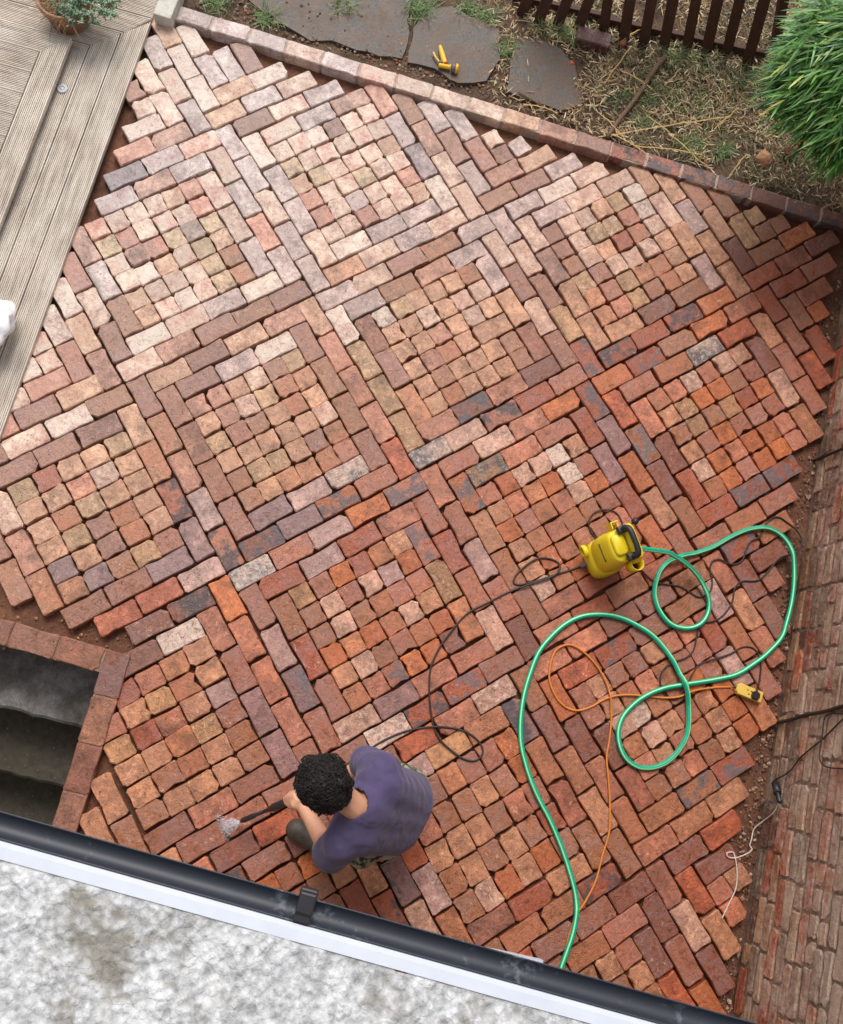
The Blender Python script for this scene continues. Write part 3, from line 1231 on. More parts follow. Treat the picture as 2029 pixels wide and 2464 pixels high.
n2 = t.noise(30, 4, 0.7, t.pos())
t.color(t.mix(0.6, bt_.outputs['Color'], t.ramp(n2, [(0.3, 0.25), (0.7, 0.75)]), 'OVERLAY'))
t.rough(0.9)
t.bump(t.math('SUBTRACT', n2, bt_.outputs['Fac']), 0.006)
M['upper_wall'] = t.m
ZB = -0.04
w0, w1 = gp(1972, 1064, ZB), gp(1773, 2351, ZB)
wd = (w1 - w0).normalized()          # along the wall, towards the house
wn_ = Vector((-wd.y, wd.x, 0))       # away from the patio
if (gp(2300, 1700, 0) - w0).dot(wn_) < 0:
    wn_ = -wn_
gwall = empty('garden_wall', (w0.x, w0.y, ZB))
tag(gwall, 'old red brick garden wall with patchy whitewash beside the patio', 'wall')
quad_box('mortar_core', [w0 - wd * 1.9 + wn_ * 0.008, w0 + wd * 3.9 + wn_ * 0.008, w0 + wd * 3.9 + wn_ * 0.22, w0 - wd * 1.9 + wn_ * 0.22], ZB - 0.1, ZB + 0.02 + 13 * 0.0755, M['mortar'], gwall)
quad_box('upper_courses', [w0 - wd * 1.9 - wn_ * 0.001, w0 + wd * 3.9 - wn_ * 0.001, w0 + wd * 3.9 + wn_ * 0.22, w0 - wd * 1.9 + wn_ * 0.22], ZB + 0.02 + 13 * 0.0755, 1.9, M['upper_wall'], gwall)
grng = random.Random(77)
wallcols = [(166, 84, 54), (174, 96, 64), (142, 80, 58), (160, 112, 84), (120, 74, 54), (176, 130, 96), (170, 80, 50), (126, 94, 72), (148, 100, 68)]
for cse in range(13):
    zc = ZB + 0.02 + cse * 0.0755
    s_ = -1.75 + (0.112 if cse % 2 else 0.0)
    while s_ < 3.5:
        hd = grng.random() < 0.22
        ln = 0.105 if hd else 0.218
        x0, x1 = s_ + 0.005, s_ + ln - 0.005
        s_ += ln
        mid = w0 + wd * ((x0 + x1) / 2)
        pxy = proj((mid.x, mid.y, zc))
        if pxy[0] > 2420 or pxy[1] < 250:
            continue
        V, Fc = brick_geo(grng, x1 - x0, 0.0755 - grng.uniform(0.006, 0.016), 0.6)
        V = [(x + grng.uniform(-.002, .002), y + grng.uniform(-.0035, .0035), z * 1.4 + grng.uniform(-.002, .002) if z > -0.05 else -0.04) for x, y, z in V]
        me = bpy.data.meshes.new('brick')
        me.from_pydata(V, [], Fc)
        cc = jit(lin(grng.choice(wallcols)), grng, 0.2)
        set_col(me, [cc] * len(V))
        ob = link('brick', me, M['wall_brick'], gwall)
        ob.matrix_parent_inverse = Matrix.Identity(4)
        # local x along the wall, y up, z out of the wall
        mm = Matrix((wd, Vector((0, 0, 1)), -wn_)).transposed().to_4x4()
        if mm.determinant() < 0:
            mm = Matrix((-wd, Vector((0, 0, 1)), -wn_)).transposed().to_4x4()
        mm.translation = Vector((mid.x, mid.y, zc + 0.0377)) - wn_ * grng.uniform(-0.004, 0.005) - Vector(gwall.location)
        ob.matrix_basis = mm
# upper courses, out of the picture, plain
bm = bmesh.new()
mt = frame(w0 + wd * 1.0 + wn_ * 0.11, wd)
mt.translation.z = 1.93
bm_box(bm, mt, 5.8, 0.27, 0.06, 0.01)
bm_obj('coping', bm, M['mortar'], gwall)


def on_wall(px, py, off=0.01):
    d = ray(px, py)
    o_ = w0 - wn_ * off
    return CAM + d * ((o_ - CAM).dot(wn_) / d.dot(wn_))


# ------------------------------------------------------------------ house extension with gutter
ZG = 2.10
g0, g1 = gp(0, 1951, ZG), gp(1829, 2464, ZG)
gd = (g1 - g0).normalized()
gn = Vector((-gd.y, gd.x, 0))
if (gp(700, 2600, ZG) - g0).dot(gn) < 0:
    gn = -gn
house = empty('house_extension', (g0.x, g0.y, 0))
tag(house, 'white roughcast porch roof of the house with a black gutter', 'house')
A0, A1 = g0 - gd * 1.2, g1 + gd * 1.4
GL = (A1 - A0).length
GW = 0.062
# gutter: half-round trough
bm = bmesh.new()
NSEG, NA = 40, 10
rows = []
for i in range(NSEG + 1):
    base = A0 + gd * (GL * i / NSEG)
    r_ = []
    for side, R_ in ((0, GW / 2), (1, GW / 2 - 0.0035)):
        ring_ = []
        for k in range(NA + 1):
            an = math.pi * k / NA
            if side == 1:
                an = math.pi - an
            off = gn * (GW / 2 - math.cos(an) * R_)
            ring_.append(bm.verts.new(base + off + Vector((0, 0, -math.sin(an) * R_))))
        r_ += ring_
    rows.append(r_)
for i in range(NSEG):
    m_ = len(rows[i])
    for k in range(m_):
        k2 = (k + 1) % m_
        bm.faces.new((rows[i][k], rows[i][k2], rows[i + 1][k2], rows[i + 1][k]))
bm_obj('gutter', bm, M['gutter'], house, True)
# fascia / drip edge
fb = A0 + gn * (GW + 0.001)
bm = bmesh.new()
prof = [(0.0, -0.16), (0.0, 0.006), (0.010, 0.014), (0.036, 0.018), (0.036, -0.16)]
ra = [bm.verts.new(fb + gn * x + Vector((0, 0, z))) for x, z in prof]
rb = [bm.verts.new(fb + gd * GL + gn * x + Vector((0, 0, z))) for x, z in prof]
for k in range(len(prof)):
    k2 = (k + 1) % len(prof)
    bm.faces.new((ra[k], ra[k2], rb[k2], rb[k]))
bm.faces.new(ra)
bm.faces.new(list(reversed(rb)))
bm_obj('fascia', bm, M['white_paint'], house)
# roof surface, lumpy
rb0 = fb + gn * 0.030
bm = bmesh.new()
NI, NJ = 170, 70
RW = 1.5
rv_ = []
for i in range(NI + 1):
    for j in range(NJ + 1):
        q = rb0 + gd * (GL * i / NI) + gn * (RW * (j / NJ) ** 1.3)
        h_ = 0.012 * mnoise.noise(Vector((q.x * 38, q.y * 38, 0))) + 0.012 * mnoise.noise(Vector((q.x * 12, q.y * 12, 3)))
        edge = min(1.0, j / 4)
        wob = (0.016 * mnoise.noise(Vector((q.x * 9, q.y * 9, 7))) + 0.012 * mnoise.noise(Vector((q.x * 31, q.y * 31, 2)))) * (1 - edge)
        rv_.append(bm.verts.new(q + gn * wob + Vector((0, 0, 0.012 + h_ * edge + math.tan(math.radians(11)) * RW * (j / NJ) ** 1.3))))
for i in range(NI):
    for j in range(NJ):
        k = i * (NJ + 1) + j
        bm.faces.new((rv_[k], rv_[k + NJ + 1], rv_[k + NJ + 2], rv_[k + 1]))
bm_obj('roof', bm, M['roof'], house, True)
quad_box('wall', [A0 + gn * 1.25, A1 + gn * 1.25, A1 + gn * 1.6, A0 + gn * 1.6], -1.2, 2.45, M['render_wall'], house)
# gutter bracket with its clip
bk = gp(741, 2161, ZG + 0.01)
s_ = (bk - A0).dot(gd)
bc = A0 + gd * s_
bm = bmesh.new()
pts = []
for k in range(9):
    an = math.pi * k / 8
    pts.append(bc + gn * (GW / 2 - math.cos(an) * (GW / 2 + 0.006)) + Vector((0, 0, -math.sin(an) * (GW / 2 + 0.006))))
for k in range(8):
    mt = frame((pts[k] + pts[k + 1]) / 2, pts[k + 1] - pts[k], gd)
    bm_box(bm, mt, (pts[k + 1] - pts[k]).length + 0.004, 0.006, 0.042)
mt = frame(bc + gn * 0.012 + Vector((0, 0, 0.012)), gd)
bm_box(bm, mt, 0.042, 0.05, 0.02, 0.005)
mt = frame(bc - gn * 0.006 + Vector((0, 0, -0.004)), gd)
bm_box(bm, mt, 0.044, 0.03, 0.034, 0.005)
mt = frame(bc + gn * 0.044 + Vector((0, 0, 0.004)), gd)
bm_box(bm, mt, 0.040, 0.03, 0.016, 0.004)
bm_obj('gutter_bracket', bm, M['black'], house)
# white window board below the gutter
zb = ZG - 0.05
wa, wb_ = gp(1000, 2236, zb), gp(1308, 2310, zb)
d_ = (wb_ - wa).normalized()
quad_box('drip_board', [wa + gn * 0.016, wa.lerp(wb_, 0.65) + gn * 0.004, wb_ + gn * 0.002, wb_ + gn * 0.06, wa + gn * 0.06], zb - 0.02, zb, M['white_paint'], house)

# ------------------------------------------------------------------ garden: slabs, litter, grass, stick, stones
slabs = [[(560, -60), (800, -60), (812, 60), (800, 96), (745, 94), (672, 52), (600, 0)],
         [(835, -60), (985, -40), (980, 98), (966, 141), (861, 121), (806, 100), (818, 40)],
         [(998, 68), (1035, 24), (1087, 18), (1200, 75), (1198, 141), (1166, 193), (1103, 201), (1047, 163), (982, 149)],
         [(1244, 93), (1305, 105), (1345, 118), (1381, 161), (1398, 250), (1345, 266), (1290, 248), (1224, 222), (1226, 173)]]
slab_lab = ['dark slate slab nearest the deck behind the brick edging', 'dark slate slab with a crack between two grass tufts',
            'dark slate slab with the yellow spray gun lying on it', 'dark wet slate slab beside the leaf litter']
sl = random.Random(4)
for poly, lb in zip(slabs, slab_lab):
    mx_, my_ = sum(q[0] for q in poly) / len(poly), sum(q[1] for q in poly) / len(poly)
    poly = [(mx_ + (q[0] - mx_) * 1.02, my_ + (q[1] - my_) * 1.02) for q in poly]
    P_ = []
    for k in range(len(poly)):
        a_, b_ = Vector(poly[k]), Vector(poly[(k + 1) % len(poly)])
        n = max(1, int((b_ - a_).length / 22))
        for q in range(n):
            f = a_.lerp(b_, q / n)
            P_.append(gp(f.x + sl.uniform(-3, 3), f.y + sl.uniform(-3, 3), 0.012))
    dz_ = 0.003 * slab_lab.index(lb)
    o = quad_box('slate_slab', [Vector((q.x, q.y, 0)) for q in P_], -0.03 - dz_, 0.010 + dz_, M['slate'])
    tag(o, lb, 'paving slab', 'slate slabs of the garden path')

kerb_px = lambda x: 40 + (x - 403) * 0.314


def soil_pt(rng, x0, x1, y0, y1):
    while True:
        x, y = rng.uniform(x0, x1), rng.uniform(y0, y1)
        if y < kerb_px(x) - 44:
            return x, y


lr = random.Random(14)
V, Fc, Cc = [], [], []
litcol = [(188, 160, 118), (162, 132, 94), (138, 110, 76), (108, 86, 60), (200, 182, 146), (96, 80, 54), (118, 110, 70), (84, 88, 54)]


def on_slab(x, y):
    return any(inside(p_, x, y) for p_ in slabs)


cnt = 0
while cnt < 15000:
    x, y = soil_pt(lr, 1180, 2090, -110, 520)
    dens = 1.0 if x > 1420 else (0.3 + 0.7 * max(0, (x - 1240) / 180))
    if on_slab(x, y) and lr.random() < 0.93:
        continue
    cl = mnoise.noise(Vector((x * 0.010, y * 0.010, 0)))
    if lr.random() > dens * (0.62 + cl * 1.1):
        continue
    cnt += 1
    b_ = gp(x, y, lr.uniform(0.0, 0.03))
    a_ = lr.uniform(0, 2 * math.pi)
    dv = Vector((math.cos(a_), math.sin(a_), lr.uniform(-0.25, 0.35)))
    warm = mnoise.noise(Vector((x * 0.006 + 9, y * 0.006, 2)))
    cset = litcol[:5] if warm > -0.05 else litcol[2:]
    blade(V, Fc, Cc, b_, dv, lr.uniform(0.02, 0.07), lr.uniform(0.003, 0.008), 0.004, jit(lin(lr.choice(cset)), lr, 0.25), 2)
for (p0, p1) in [((1440, 330), (1760, 280)), ((1530, 352), (1690, 372)), ((1555, 275), (1680, 385)), ((1440, 270), (1500, 330)), ((1470, 320), (1570, 380)), ((1500, 95), (1545, 70)), ((1455, 200), (1520, 110)), ((1600, 205), (1640, 165)), ((1720, 310), (1775, 262)), ((1755, 425), (1797, 368)), ((1340, 270), (1260, 250)), ((1500, 172), (1570, 215))]:
    A_, B_ = gp(*p0, 0.03), gp(*p1, 0.035)
    i0 = len(V)
    for k in range(9):
        f = k / 8
        q = A_.lerp(B_, f) + Vector((0, 0, 0.012 * math.sin(f * 3.14))) + Vector((lr.uniform(-1, 1), lr.uniform(-1, 1), 0)) * 0.004
        sd_ = Vector((0, 0, 1)).cross(B_ - A_).normalized()
        for sg in (-1, 1):
            V.append(q + sd_ * 0.0028 * sg)
            Cc.append(lin((196, 158, 96)))
    for k in range(8):
        Fc.append((i0 + 2 * k, i0 + 2 * k + 1, i0 + 2 * k + 3, i0 + 2 * k + 2))
lit = cols_obj('leaf_litter', V, Fc, Cc, M['litter'])
tag(lit, 'dry bamboo leaves and straw strewn over the garden bed', 'leaf litter')
lit['kind'] = 'stuff'

# grass tufts on the bed and between the slabs
V, Fc, Cc = [], [], []
tufts = [(833, 22, 26, 140), (1014, 30, 40, 300), (1127, 30, 34, 160), (1172, 46, 30, 150), (520, 14, 40, 160), (645, 46, 34, 140), (1362, 82, 34, 200),
         (1310, 70, 30, 90), (1625, 140, 40, 260), (1680, 160, 44, 180), (1780, 205, 46, 180), (1663, 352, 30, 200), (1735, 366, 26, 110), (1540, 300, 26, 80), (1220, 120, 34, 160),
         (1560, 220, 60, 90), (1700, 260, 90, 160), (1620, 250, 80, 120), (1930, 330, 60, 120), (1480, 240, 50, 60), (880, 165, 60, 40), (990, 15, 20, 80)]
for x, y, sp, n in tufts:
    for k in range(n):
        xx, yy = lr.gauss(x, sp * 0.45), lr.gauss(y, sp * 0.35)
        if yy > kerb_px(xx) - 46:
            continue
        b_ = gp(xx, yy, 0.0)
        a_ = lr.uniform(0, 2 * math.pi)
        dv = Vector((math.cos(a_), math.sin(a_), lr.uniform(0.2, 1.6)))
        blade(V, Fc, Cc, b_, dv, lr.uniform(0.04, 0.12), 0.0045, lr.uniform(0.01, 0.05), jit(lin(lr.choice([(92, 124, 60), (112, 142, 74), (74, 98, 52), (128, 136, 84)])), lr, 0.2), 3, tip=0.8)
gr = cols_obj('grass', V, Fc, Cc, M['leaf'])
tag(gr, 'short green grass tufts between the slabs and on the bed', 'grass')
gr['kind'] = 'stuff'

# gravel and crumbs
def pebble(V, Fc, Cc, c_, r, rng, col):
    bmv = [Vector((1, 0, 0)), Vector((-1, 0, 0)), Vector((0, 1, 0)), Vector((0, -1, 0)), Vector((0, 0, 1)), Vector((0, 0, -1))]
    i0 = len(V)
    s3 = Vector((rng.uniform(0.7, 1.3), rng.uniform(0.7, 1.3), rng.uniform(0.4, 0.8))) * r
    rz = Matrix.Rotation(rng.uniform(0, 6.3), 3, 'Z') @ Matrix.Rotation(rng.uniform(-.5, .5), 3, 'X')
    for b_ in bmv:
        q = rz @ Vector((b_.x * s3.x, b_.y * s3.y, b_.z * s3.z)) * rng.uniform(0.8, 1.2)
        V.append(c_ + q)
        Cc.append(col)
    for f in ((0, 2, 4), (2, 1, 4), (1, 3, 4), (3, 0, 4), (2, 0, 5), (1, 2, 5), (3, 1, 5), (0, 3, 5)):
        Fc.append(tuple(i0 + q for q in f))


V, Fc, Cc = [], [], []
for k in range(6500):
    x, y = soil_pt(lr, 470, 1560, -60, 400)
    if on_slab(x, y) and lr.random() < 0.85:
        continue
    dk = kerb_px(x) - 44 - y
    if lr.random() > math.exp(-dk / 45.0) + 0.14:
        continue
    pebble(V, Fc, Cc, gp(x, y, 0.014 if on_slab(x, y) else 0.003), lr.choice([0.003, 0.004, 0.005, 0.007, 0.01]), lr, jit(lin(lr.choice([(150, 128, 108), (172, 152, 132), (120, 96, 78), (158, 92, 70), (98, 80, 66)])), lr))
for k in range(1500):
    f = lr.random()
    y = 640 + f * 1800
    xb = 1972 + (y - 1064) * (-199 / 1287)
    x = xb - abs(lr.gauss(0, 45))
    pebble(V, Fc, Cc, gp(x, y, -0.042), lr.choice([0.003, 0.004, 0.005, 0.007, 0.012]), lr, jit(lin(lr.choice([(150, 112, 88), (120, 78, 58), (98, 66, 50), (164, 138, 116)])), lr))
for k in range(160):
    x, y = lr.uniform(0, 320), lr.uniform(1440, 1570)
    pebble(V, Fc, Cc, gp(x, y, -0.042), lr.choice([0.003, 0.004, 0.006, 0.009]), lr, jit(lin(lr.choice([(160, 120, 90), (130, 96, 70)])), lr))
for k in range(260):
    x, y = lr.uniform(0, 260), lr.uniform(1640, 2000)
    zt = -0.34 if y < 1695 + x * 0.26 else (-0.66 if y < 1850 + x * .26 else -0.98)
    pebble(V, Fc, Cc, gp(x, y, zt + 0.002), lr.choice([0.002, 0.003, 0.004]), lr, jit(lin(lr.choice([(140, 128, 112), (110, 94, 78), (80, 78, 60)])), lr))
gv_ = cols_obj('gravel', V, Fc, Cc, M['stone'])
tag(gv_, 'loose grit and crumbs of brick over soil, steps and wall foot', 'gravel')
gv_['kind'] = 'stuff'

# dead branch and thin twig
def crooked(name, pxs, z, r0, r1, label):
    pts = smooth_path([gp(x, y, z) for x, y in pxs], 0.03)
    n = len(pts)
    rr = [r0 + (r1 - r0) * k / (n - 1) + lr.uniform(-0.0012, 0.0012) for k in range(n)]
    bm = bmesh.new()
    bm_tube(bm, pts, rr, 9)
    o = bm_obj(name, bm, M['bark'], None, True)
    tag(o, label, 'stick')


crooked('dead_branch', [(1461, 331), (1482, 300), (1520, 250), (1552, 205), (1560, 190), (1585, 155), (1602, 136)], 0.03, 0.012, 0.016, 'thick dead branch lying across the leaf litter to the edging')
crooked('thin_twig', [(1248, 221), (1300, 252), (1360, 287), (1430, 326)], 0.028, 0.004, 0.003, 'long thin dark twig lying beside the brick edging')


def rock(name, px, py, z, size, col, label, seed):
    rr = random.Random(seed)
    bm = bmesh.new()
    bmesh.ops.create_icosphere(bm, subdivisions=2, radius=1.0)
    c_ = gp(px, py, z)
    for v in bm.verts:
        q = v.co
        f = 1 + 0.35 * mnoise.noise(q * 1.3 + Vector((seed, 0, 0))) + 0.1 * mnoise.noise(q * 4)
        v.co = c_ + Vector((q.x * size[0] * f, q.y * size[1] * f, q.z * size[2] * f))
    o = bm_obj(name, bm, M['stone'])
    set_col(o.data, [jit(lin(col), rr, 0.1) for _ in o.data.vertices])
    tag(o, label, 'stone')


rock('broken_stone', 1838, 384, 0.02, (0.055, 0.05, 0.04), (172, 124, 90), 'large tan broken stone lying in front of the bamboo', 3)
rock('broken_stone', 1930, 348, 0.02, (0.03, 0.028, 0.025), (184, 108, 68), 'small orange stone under the bamboo leaves', 5)
rock('broken_stone', 1901, 364, 0.02, (0.042, 0.038, 0.03), (112, 70, 52), 'dark brown stone under the bamboo leaves', 8)
rock('broken_stone', 1499, 103, 0.015, (0.02, 0.026, 0.02), (206, 120, 92), 'little salmon pink stone beside the loose brick at the fence', 9)
rock('broken_stone', 1376, 152, 0.015, (0.018, 0.014, 0.012), (206, 96, 72), 'little red brick crumb by the dark wet slab', 12)
rock('broken_stone', 1740, 2018, -0.03, (0.014, 0.014, 0.012), (170, 140, 116), 'small pale pebble in the soil beside an orange brick', 15)
lbk = random.Random(2)
lb_c = gp(1430, 88, 0.06)
lbe = empty('loose_brick', (lb_c.x, lb_c.y, 0.0))
mt = frame(lb_c, gp(1480, 100, 0.06) - gp(1382, 74, 0.06))
mt.translation.z = 0.063
ob = laid_brick('brick_body', lbe, mt, 0.205, 0.098, 0.064, (lin((104, 68, 62)), 0.3, lin((70, 60, 62)), 0.3), lbk)
tag(lbe, 'loose dark red brick lying at the foot of the picket fence', 'brick')

# ------------------------------------------------------------------ picket fence
frng = random.Random(6)
bases = [(1255, 35, .40), (1296, 51, .40), (1341, 62, .40), (1391, 70, .38), (1452, 77, .14), (1500, 99, .17), (1548, 108, .19), (1597, 114, .20),
         (1652, 118, .20), (1700, 123, .22), (1748, 130, .25), (1797, 156, .275)]
fence = empty('picket_fence', gp(1255, 35, 0))
tag(fence, 'brown stained picket fence leaning at the far side of the bed', 'fence')
for x, y, rt_ in bases:
    b0 = gp(x, y, 0.0)
    hh = 0.8
    Lp = 330
    t1 = gp(x + rt_ * Lp, y - Lp, hh)
    ax = (t1 - b0)
    ln = ax.length
    ax.normalize()
    acr = (gp(x + 60, y + 18, 0) - b0)
    acr = (acr - ax * acr.dot(ax)).normalized()
    th = ax.cross(acr)
    m = Matrix((acr, th, ax)).transposed().to_4x4()
    m.translation = b0 + ax * (ln / 2 - 0.01)
    bm = bmesh.new()
    bm_box(bm, m, 0.062 + frng.uniform(-0.004, 0.004), 0.018, ln, 0.002)
    bm_obj('picket', bm, M['wood_dark'], fence)


def rail(p0, p1, z, w_, h_):
    A_, B_ = gp(*p0, z), gp(*p1, z)
    bm = bmesh.new()
    bm_box(bm, frame((A_ + B_) / 2, B_ - A_), (B_ - A_).length, w_, h_, 0.003)
    bm_obj('rail', bm, M['wood_dark'], fence)


rail((1235, -8), (1480, 48), 0.03, 0.028, 0.05)
rail((1462, 50), (1845, 132), 0.03, 0.028, 0.05)
rail((1320, -190), (1870, -60), 0.52, 0.028, 0.05)
pst = gp(1868, 95, 0)
bm = bmesh.new()
pt_ = gp(1905, -120, 0.7)
bm_box(bm, frame((pst + pt_) / 2, pt_ - pst), (pt_ - pst).length, 0.05, 0.05, 0.004)
bm_obj('post', bm, M['wood_dark'], fence)

# ------------------------------------------------------------------ bamboo
br = random.Random(19)
root = gp(2105, 190, 0.0)
bamboo = empty('bamboo_bush', (root.x, root.y, 0))
tag(bamboo, 'bushy bamboo with long bright green leaves in the far corner', 'bamboo')
cw = gp(2112, 178, 0.80)
right = (gp(2200, 210, 0.9) - gp(2000, 210, 0.9)).normalized()
downp = (gp(2000, 320, 0.9) - gp(2000, 210, 0.9)).normalized()
V, Fc, Cc = [], [], []
for k in range(9500):
    # points through a drooping dome
    a_ = br.uniform(0, 2 * math.pi)
    el = math.asin(br.uniform(-0.25, 1))
    rr = br.uniform(0.25, 1.0) ** 0.5
    off = right * (math.cos(a_) * math.cos(el) * 0.50) + downp * (math.sin(a_) * math.cos(el) * 0.46) + Vector((0, 0, math.sin(el) * 0.40))
    off *= rr * (1 + 0.25 * mnoise.noise(off * 3.1))
    q = cw + off
    pxy = proj(q)
    if q.z < 0.25:
        continue
    outw = Vector((off.x, off.y, 0)).normalized() if off.length > 1e-3 else -right
    dv = outw * 0.7 - right * 0.5 + downp * 0.3 + Vector((br.gauss(0, .55), br.gauss(0, .55), br.uniform(-0.8, 0.35)))
    g_ = br.choice([(64, 114, 40), (82, 138, 50), (102, 156, 70), (46, 88, 32), (76, 126, 46), (108, 144, 60)])
    if br.random() < 0.04:
        g_ = (176, 184, 84)
    upv = Vector((br.uniform(-.4, .4), br.uniform(-.4, .4), 1))
    blade(V, Fc, Cc, q, dv, br.uniform(0.08, 0.17), br.uniform(0.008, 0.014), br.uniform(0.005, 0.04), jit(lin(g_), br, 0.22), 3, up=upv)
cols_obj('foliage', V, Fc, Cc, M['leaf'], bamboo)
for k in range(16):
    b_ = root + right * br.uniform(-0.25, 0.3) + downp * br.uniform(-0.25, 0.25)
    t_ = cw + right * br.uniform(-0.3, 0.3) + downp * br.uniform(-0.35, 0.35) + Vector((0, 0, br.uniform(-0.1, 0.4)))
    bm = bmesh.new()
    bm_tube(bm, smooth_path([b_, b_.lerp(t_, 0.5) + Vector((0, 0, 0.1)), t_], 0.1), 0.006, 6)
    bm_obj('stem', bm, M['hose_stripe'] if False else M['bark'], bamboo, True)

# ------------------------------------------------------------------ pressure washer
wc = gp(1447, 1340, 0.0)
washer = empty('pressure_washer', (wc.x, wc.y, 0))
tag(washer, 'yellow electric pressure washer with black carrying handle standing on the bricks', 'pressure washer')
h1 = gp(1380 + 930 * .1152, 1200 + 640 * .1152, 0.37)
h2 = gp(1380 + 1170 * .1152, 1200 + 1250 * .1152, 0.37)
a1_ = (h2 - h1)
a1_.z = 0
a1_.normalize()
a2_ = Vector((-a1_.y, a1_.x, 0))
if (gp(1600, 1290, 0) - wc).dot(a2_) < 0:
    a2_ = -a2_                       # a2 points to the hose-inlet side


def wp(x, y, z):
    return wc + a1_ * x * 0.93 + a2_ * y * 0.93 + Vector((0, 0, z))


def loft(bm, secs, n=32, pw=3.2):
    rings = []
    for (z, hx, hy, ox, oy) in secs:
        ring_ = []
        for k in range(n):
            an = 2 * math.pi * k / n
            c_, s_ = math.cos(an), math.sin(an)
            x = hx * math.copysign(abs(c_) ** (2 / pw), c_)
            y = hy * math.copysign(abs(s_) ** (2 / pw), s_)
            ring_.append(bm.verts.new(wp(x + ox, y + oy, z)))
        rings.append(ring_)
    for i in range(len(rings) - 1):
        for k in range(n):
            k2 = (k + 1) % n
            bm.faces.new((rings[i][k], rings[i][k2], rings[i + 1][k2], rings[i + 1][k]))
    bm.faces.new(list(reversed(rings[0])))
    bm.faces.new(rings[-1])


bm = bmesh.new()
loft(bm, [(0.004, 0.085, 0.078, 0.02, -0.02), (0.02, 0.094, 0.086, 0.02, -0.02), (0.09, 0.100, 0.094, 0.012, -0.018), (0.13, 0.098, 0.092, 0.008, -0.014),
          (0.135, 0.092, 0.087, 0.008, -0.012), (0.145, 0.092, 0.087, 0.006, -0.01), (0.15, 0.097, 0.09, 0.006, -0.01), (0.22, 0.094, 0.080, 0.0, -0.004),
          (0.27, 0.090, 0.072, 0.0, 0.002), (0.30, 0.088, 0.066, 0.0, 0.006), (0.315, 0.080, 0.058, 0.0, 0.008)])
body = bm_obj('body', bm, M['yellow'], washer, True)
# raised back shield carrying the handle
bm = bmesh.new()
loft(bm, [(0.03, 0.082, 0.022, 0.0, 0.070), (0.20, 0.094, 0.026, 0.0, 0.068), (0.32, 0.098, 0.030, 0.0, 0.062), (0.345, 0.094, 0.026, 0.0, 0.060), (0.35, 0.086, 0.018, 0.0, 0.060)], 28, 4)
bm_obj('back_shield', bm, M['yellow'], washer, True)
bm = bmesh.new()
loft(bm, [(0.30, 0.060, 0.040, -0.005, -0.012), (0.328, 0.056, 0.036, -0.005, -0.010), (0.335, 0.048, 0.028, -0.005, -0.010)], 24, 4)
bm_obj('top_cover', bm, M['yellow'], washer, True)
# dark vent slots curving down the front
for k in range(1):
    pts = [wp(-0.045 + 0.018 * q, -0.098 - 0.004 * math.sin(q * 0.5) + (0.012 if k == 0 else 0), 0.25 - k * 0.022 - 0.006 * q) for q in range(6)]
    pts = [wp(-0.05 + 0.02 * q, -0.0795 + k * -0.0065, 0.235 - k * 0.035) for q in range(6)]
    bm = bmesh.new()
    bm_tube(bm, pts, 0.0035, 6)
    bm_obj('vent_slot', bm, M['dark_hole'], washer, True)
# handle
hz = 0.385
hp = [wp(-0.072, 0.018, 0.33), wp(-0.074, 0.034, hz - 0.012), wp(-0.058, 0.044, hz), wp(0.0, 0.046, hz + 0.004), wp(0.062, 0.044, hz), wp(0.078, 0.034, hz - 0.012), wp(0.076, 0.016, 0.33)]
bm = bmesh.new()
bm_tube(bm, smooth_path(hp, 0.01), 0.0145, 10)
for sgn in (-1, 1):
    bm_box(bm, frame(wp(sgn * 0.074, 0.022, 0.342), a2_), 0.05, 0.036, 0.03, 0.006)
bm_obj('handle', bm, M['black'], washer, True)
# hollow lance holder at one end of the top
bm = bmesh.new()
hcen = wp(0.118, 0.045, 0.22)
mt = Matrix.Translation(hcen)
lathe(bm, [(0.029, 0.0), (0.032, 0.1), (0.0275, 0.1), (0.0245, 0.004), (0.029, 0.0)], mt, 24)
bm_box(bm, frame(wp(0.092, 0.05, 0.27), a1_), 0.03, 0.03, 0.085, 0.004)
bm_obj('lance_holder', bm, M['yellow'], washer, True)
# open hook on the other end
bm = bmesh.new()
bm_box(bm, frame(wp(-0.112, -0.012, 0.285), a1_), 0.034, 0.006, 0.075, 0.002)
bm_box(bm, frame(wp(-0.126, 0.006, 0.285), a2_), 0.04, 0.006, 0.075, 0.002)
bm_box(bm, frame(wp(-0.100, 0.022, 0.285), a1_), 0.03, 0.006, 0.06, 0.002)
bm_obj('gun_hook', bm, M['yellow'], washer)
# ring loop low on the front
bm = bmesh.new()
fr = frame(wp(-0.05, -0.118, 0.10), a1_)
mt = fr @ Matrix.Rotation(math.radians(90), 4, 'X')
lathe(bm, [(0.030, -0.012), (0.034, 0.0), (0.030, 0.012), (0.021, 0.012), (0.021, -0.012), (0.030, -0.012)], mt, 22)
bm_obj('hose_loop', bm, M['yellow'], washer, True)
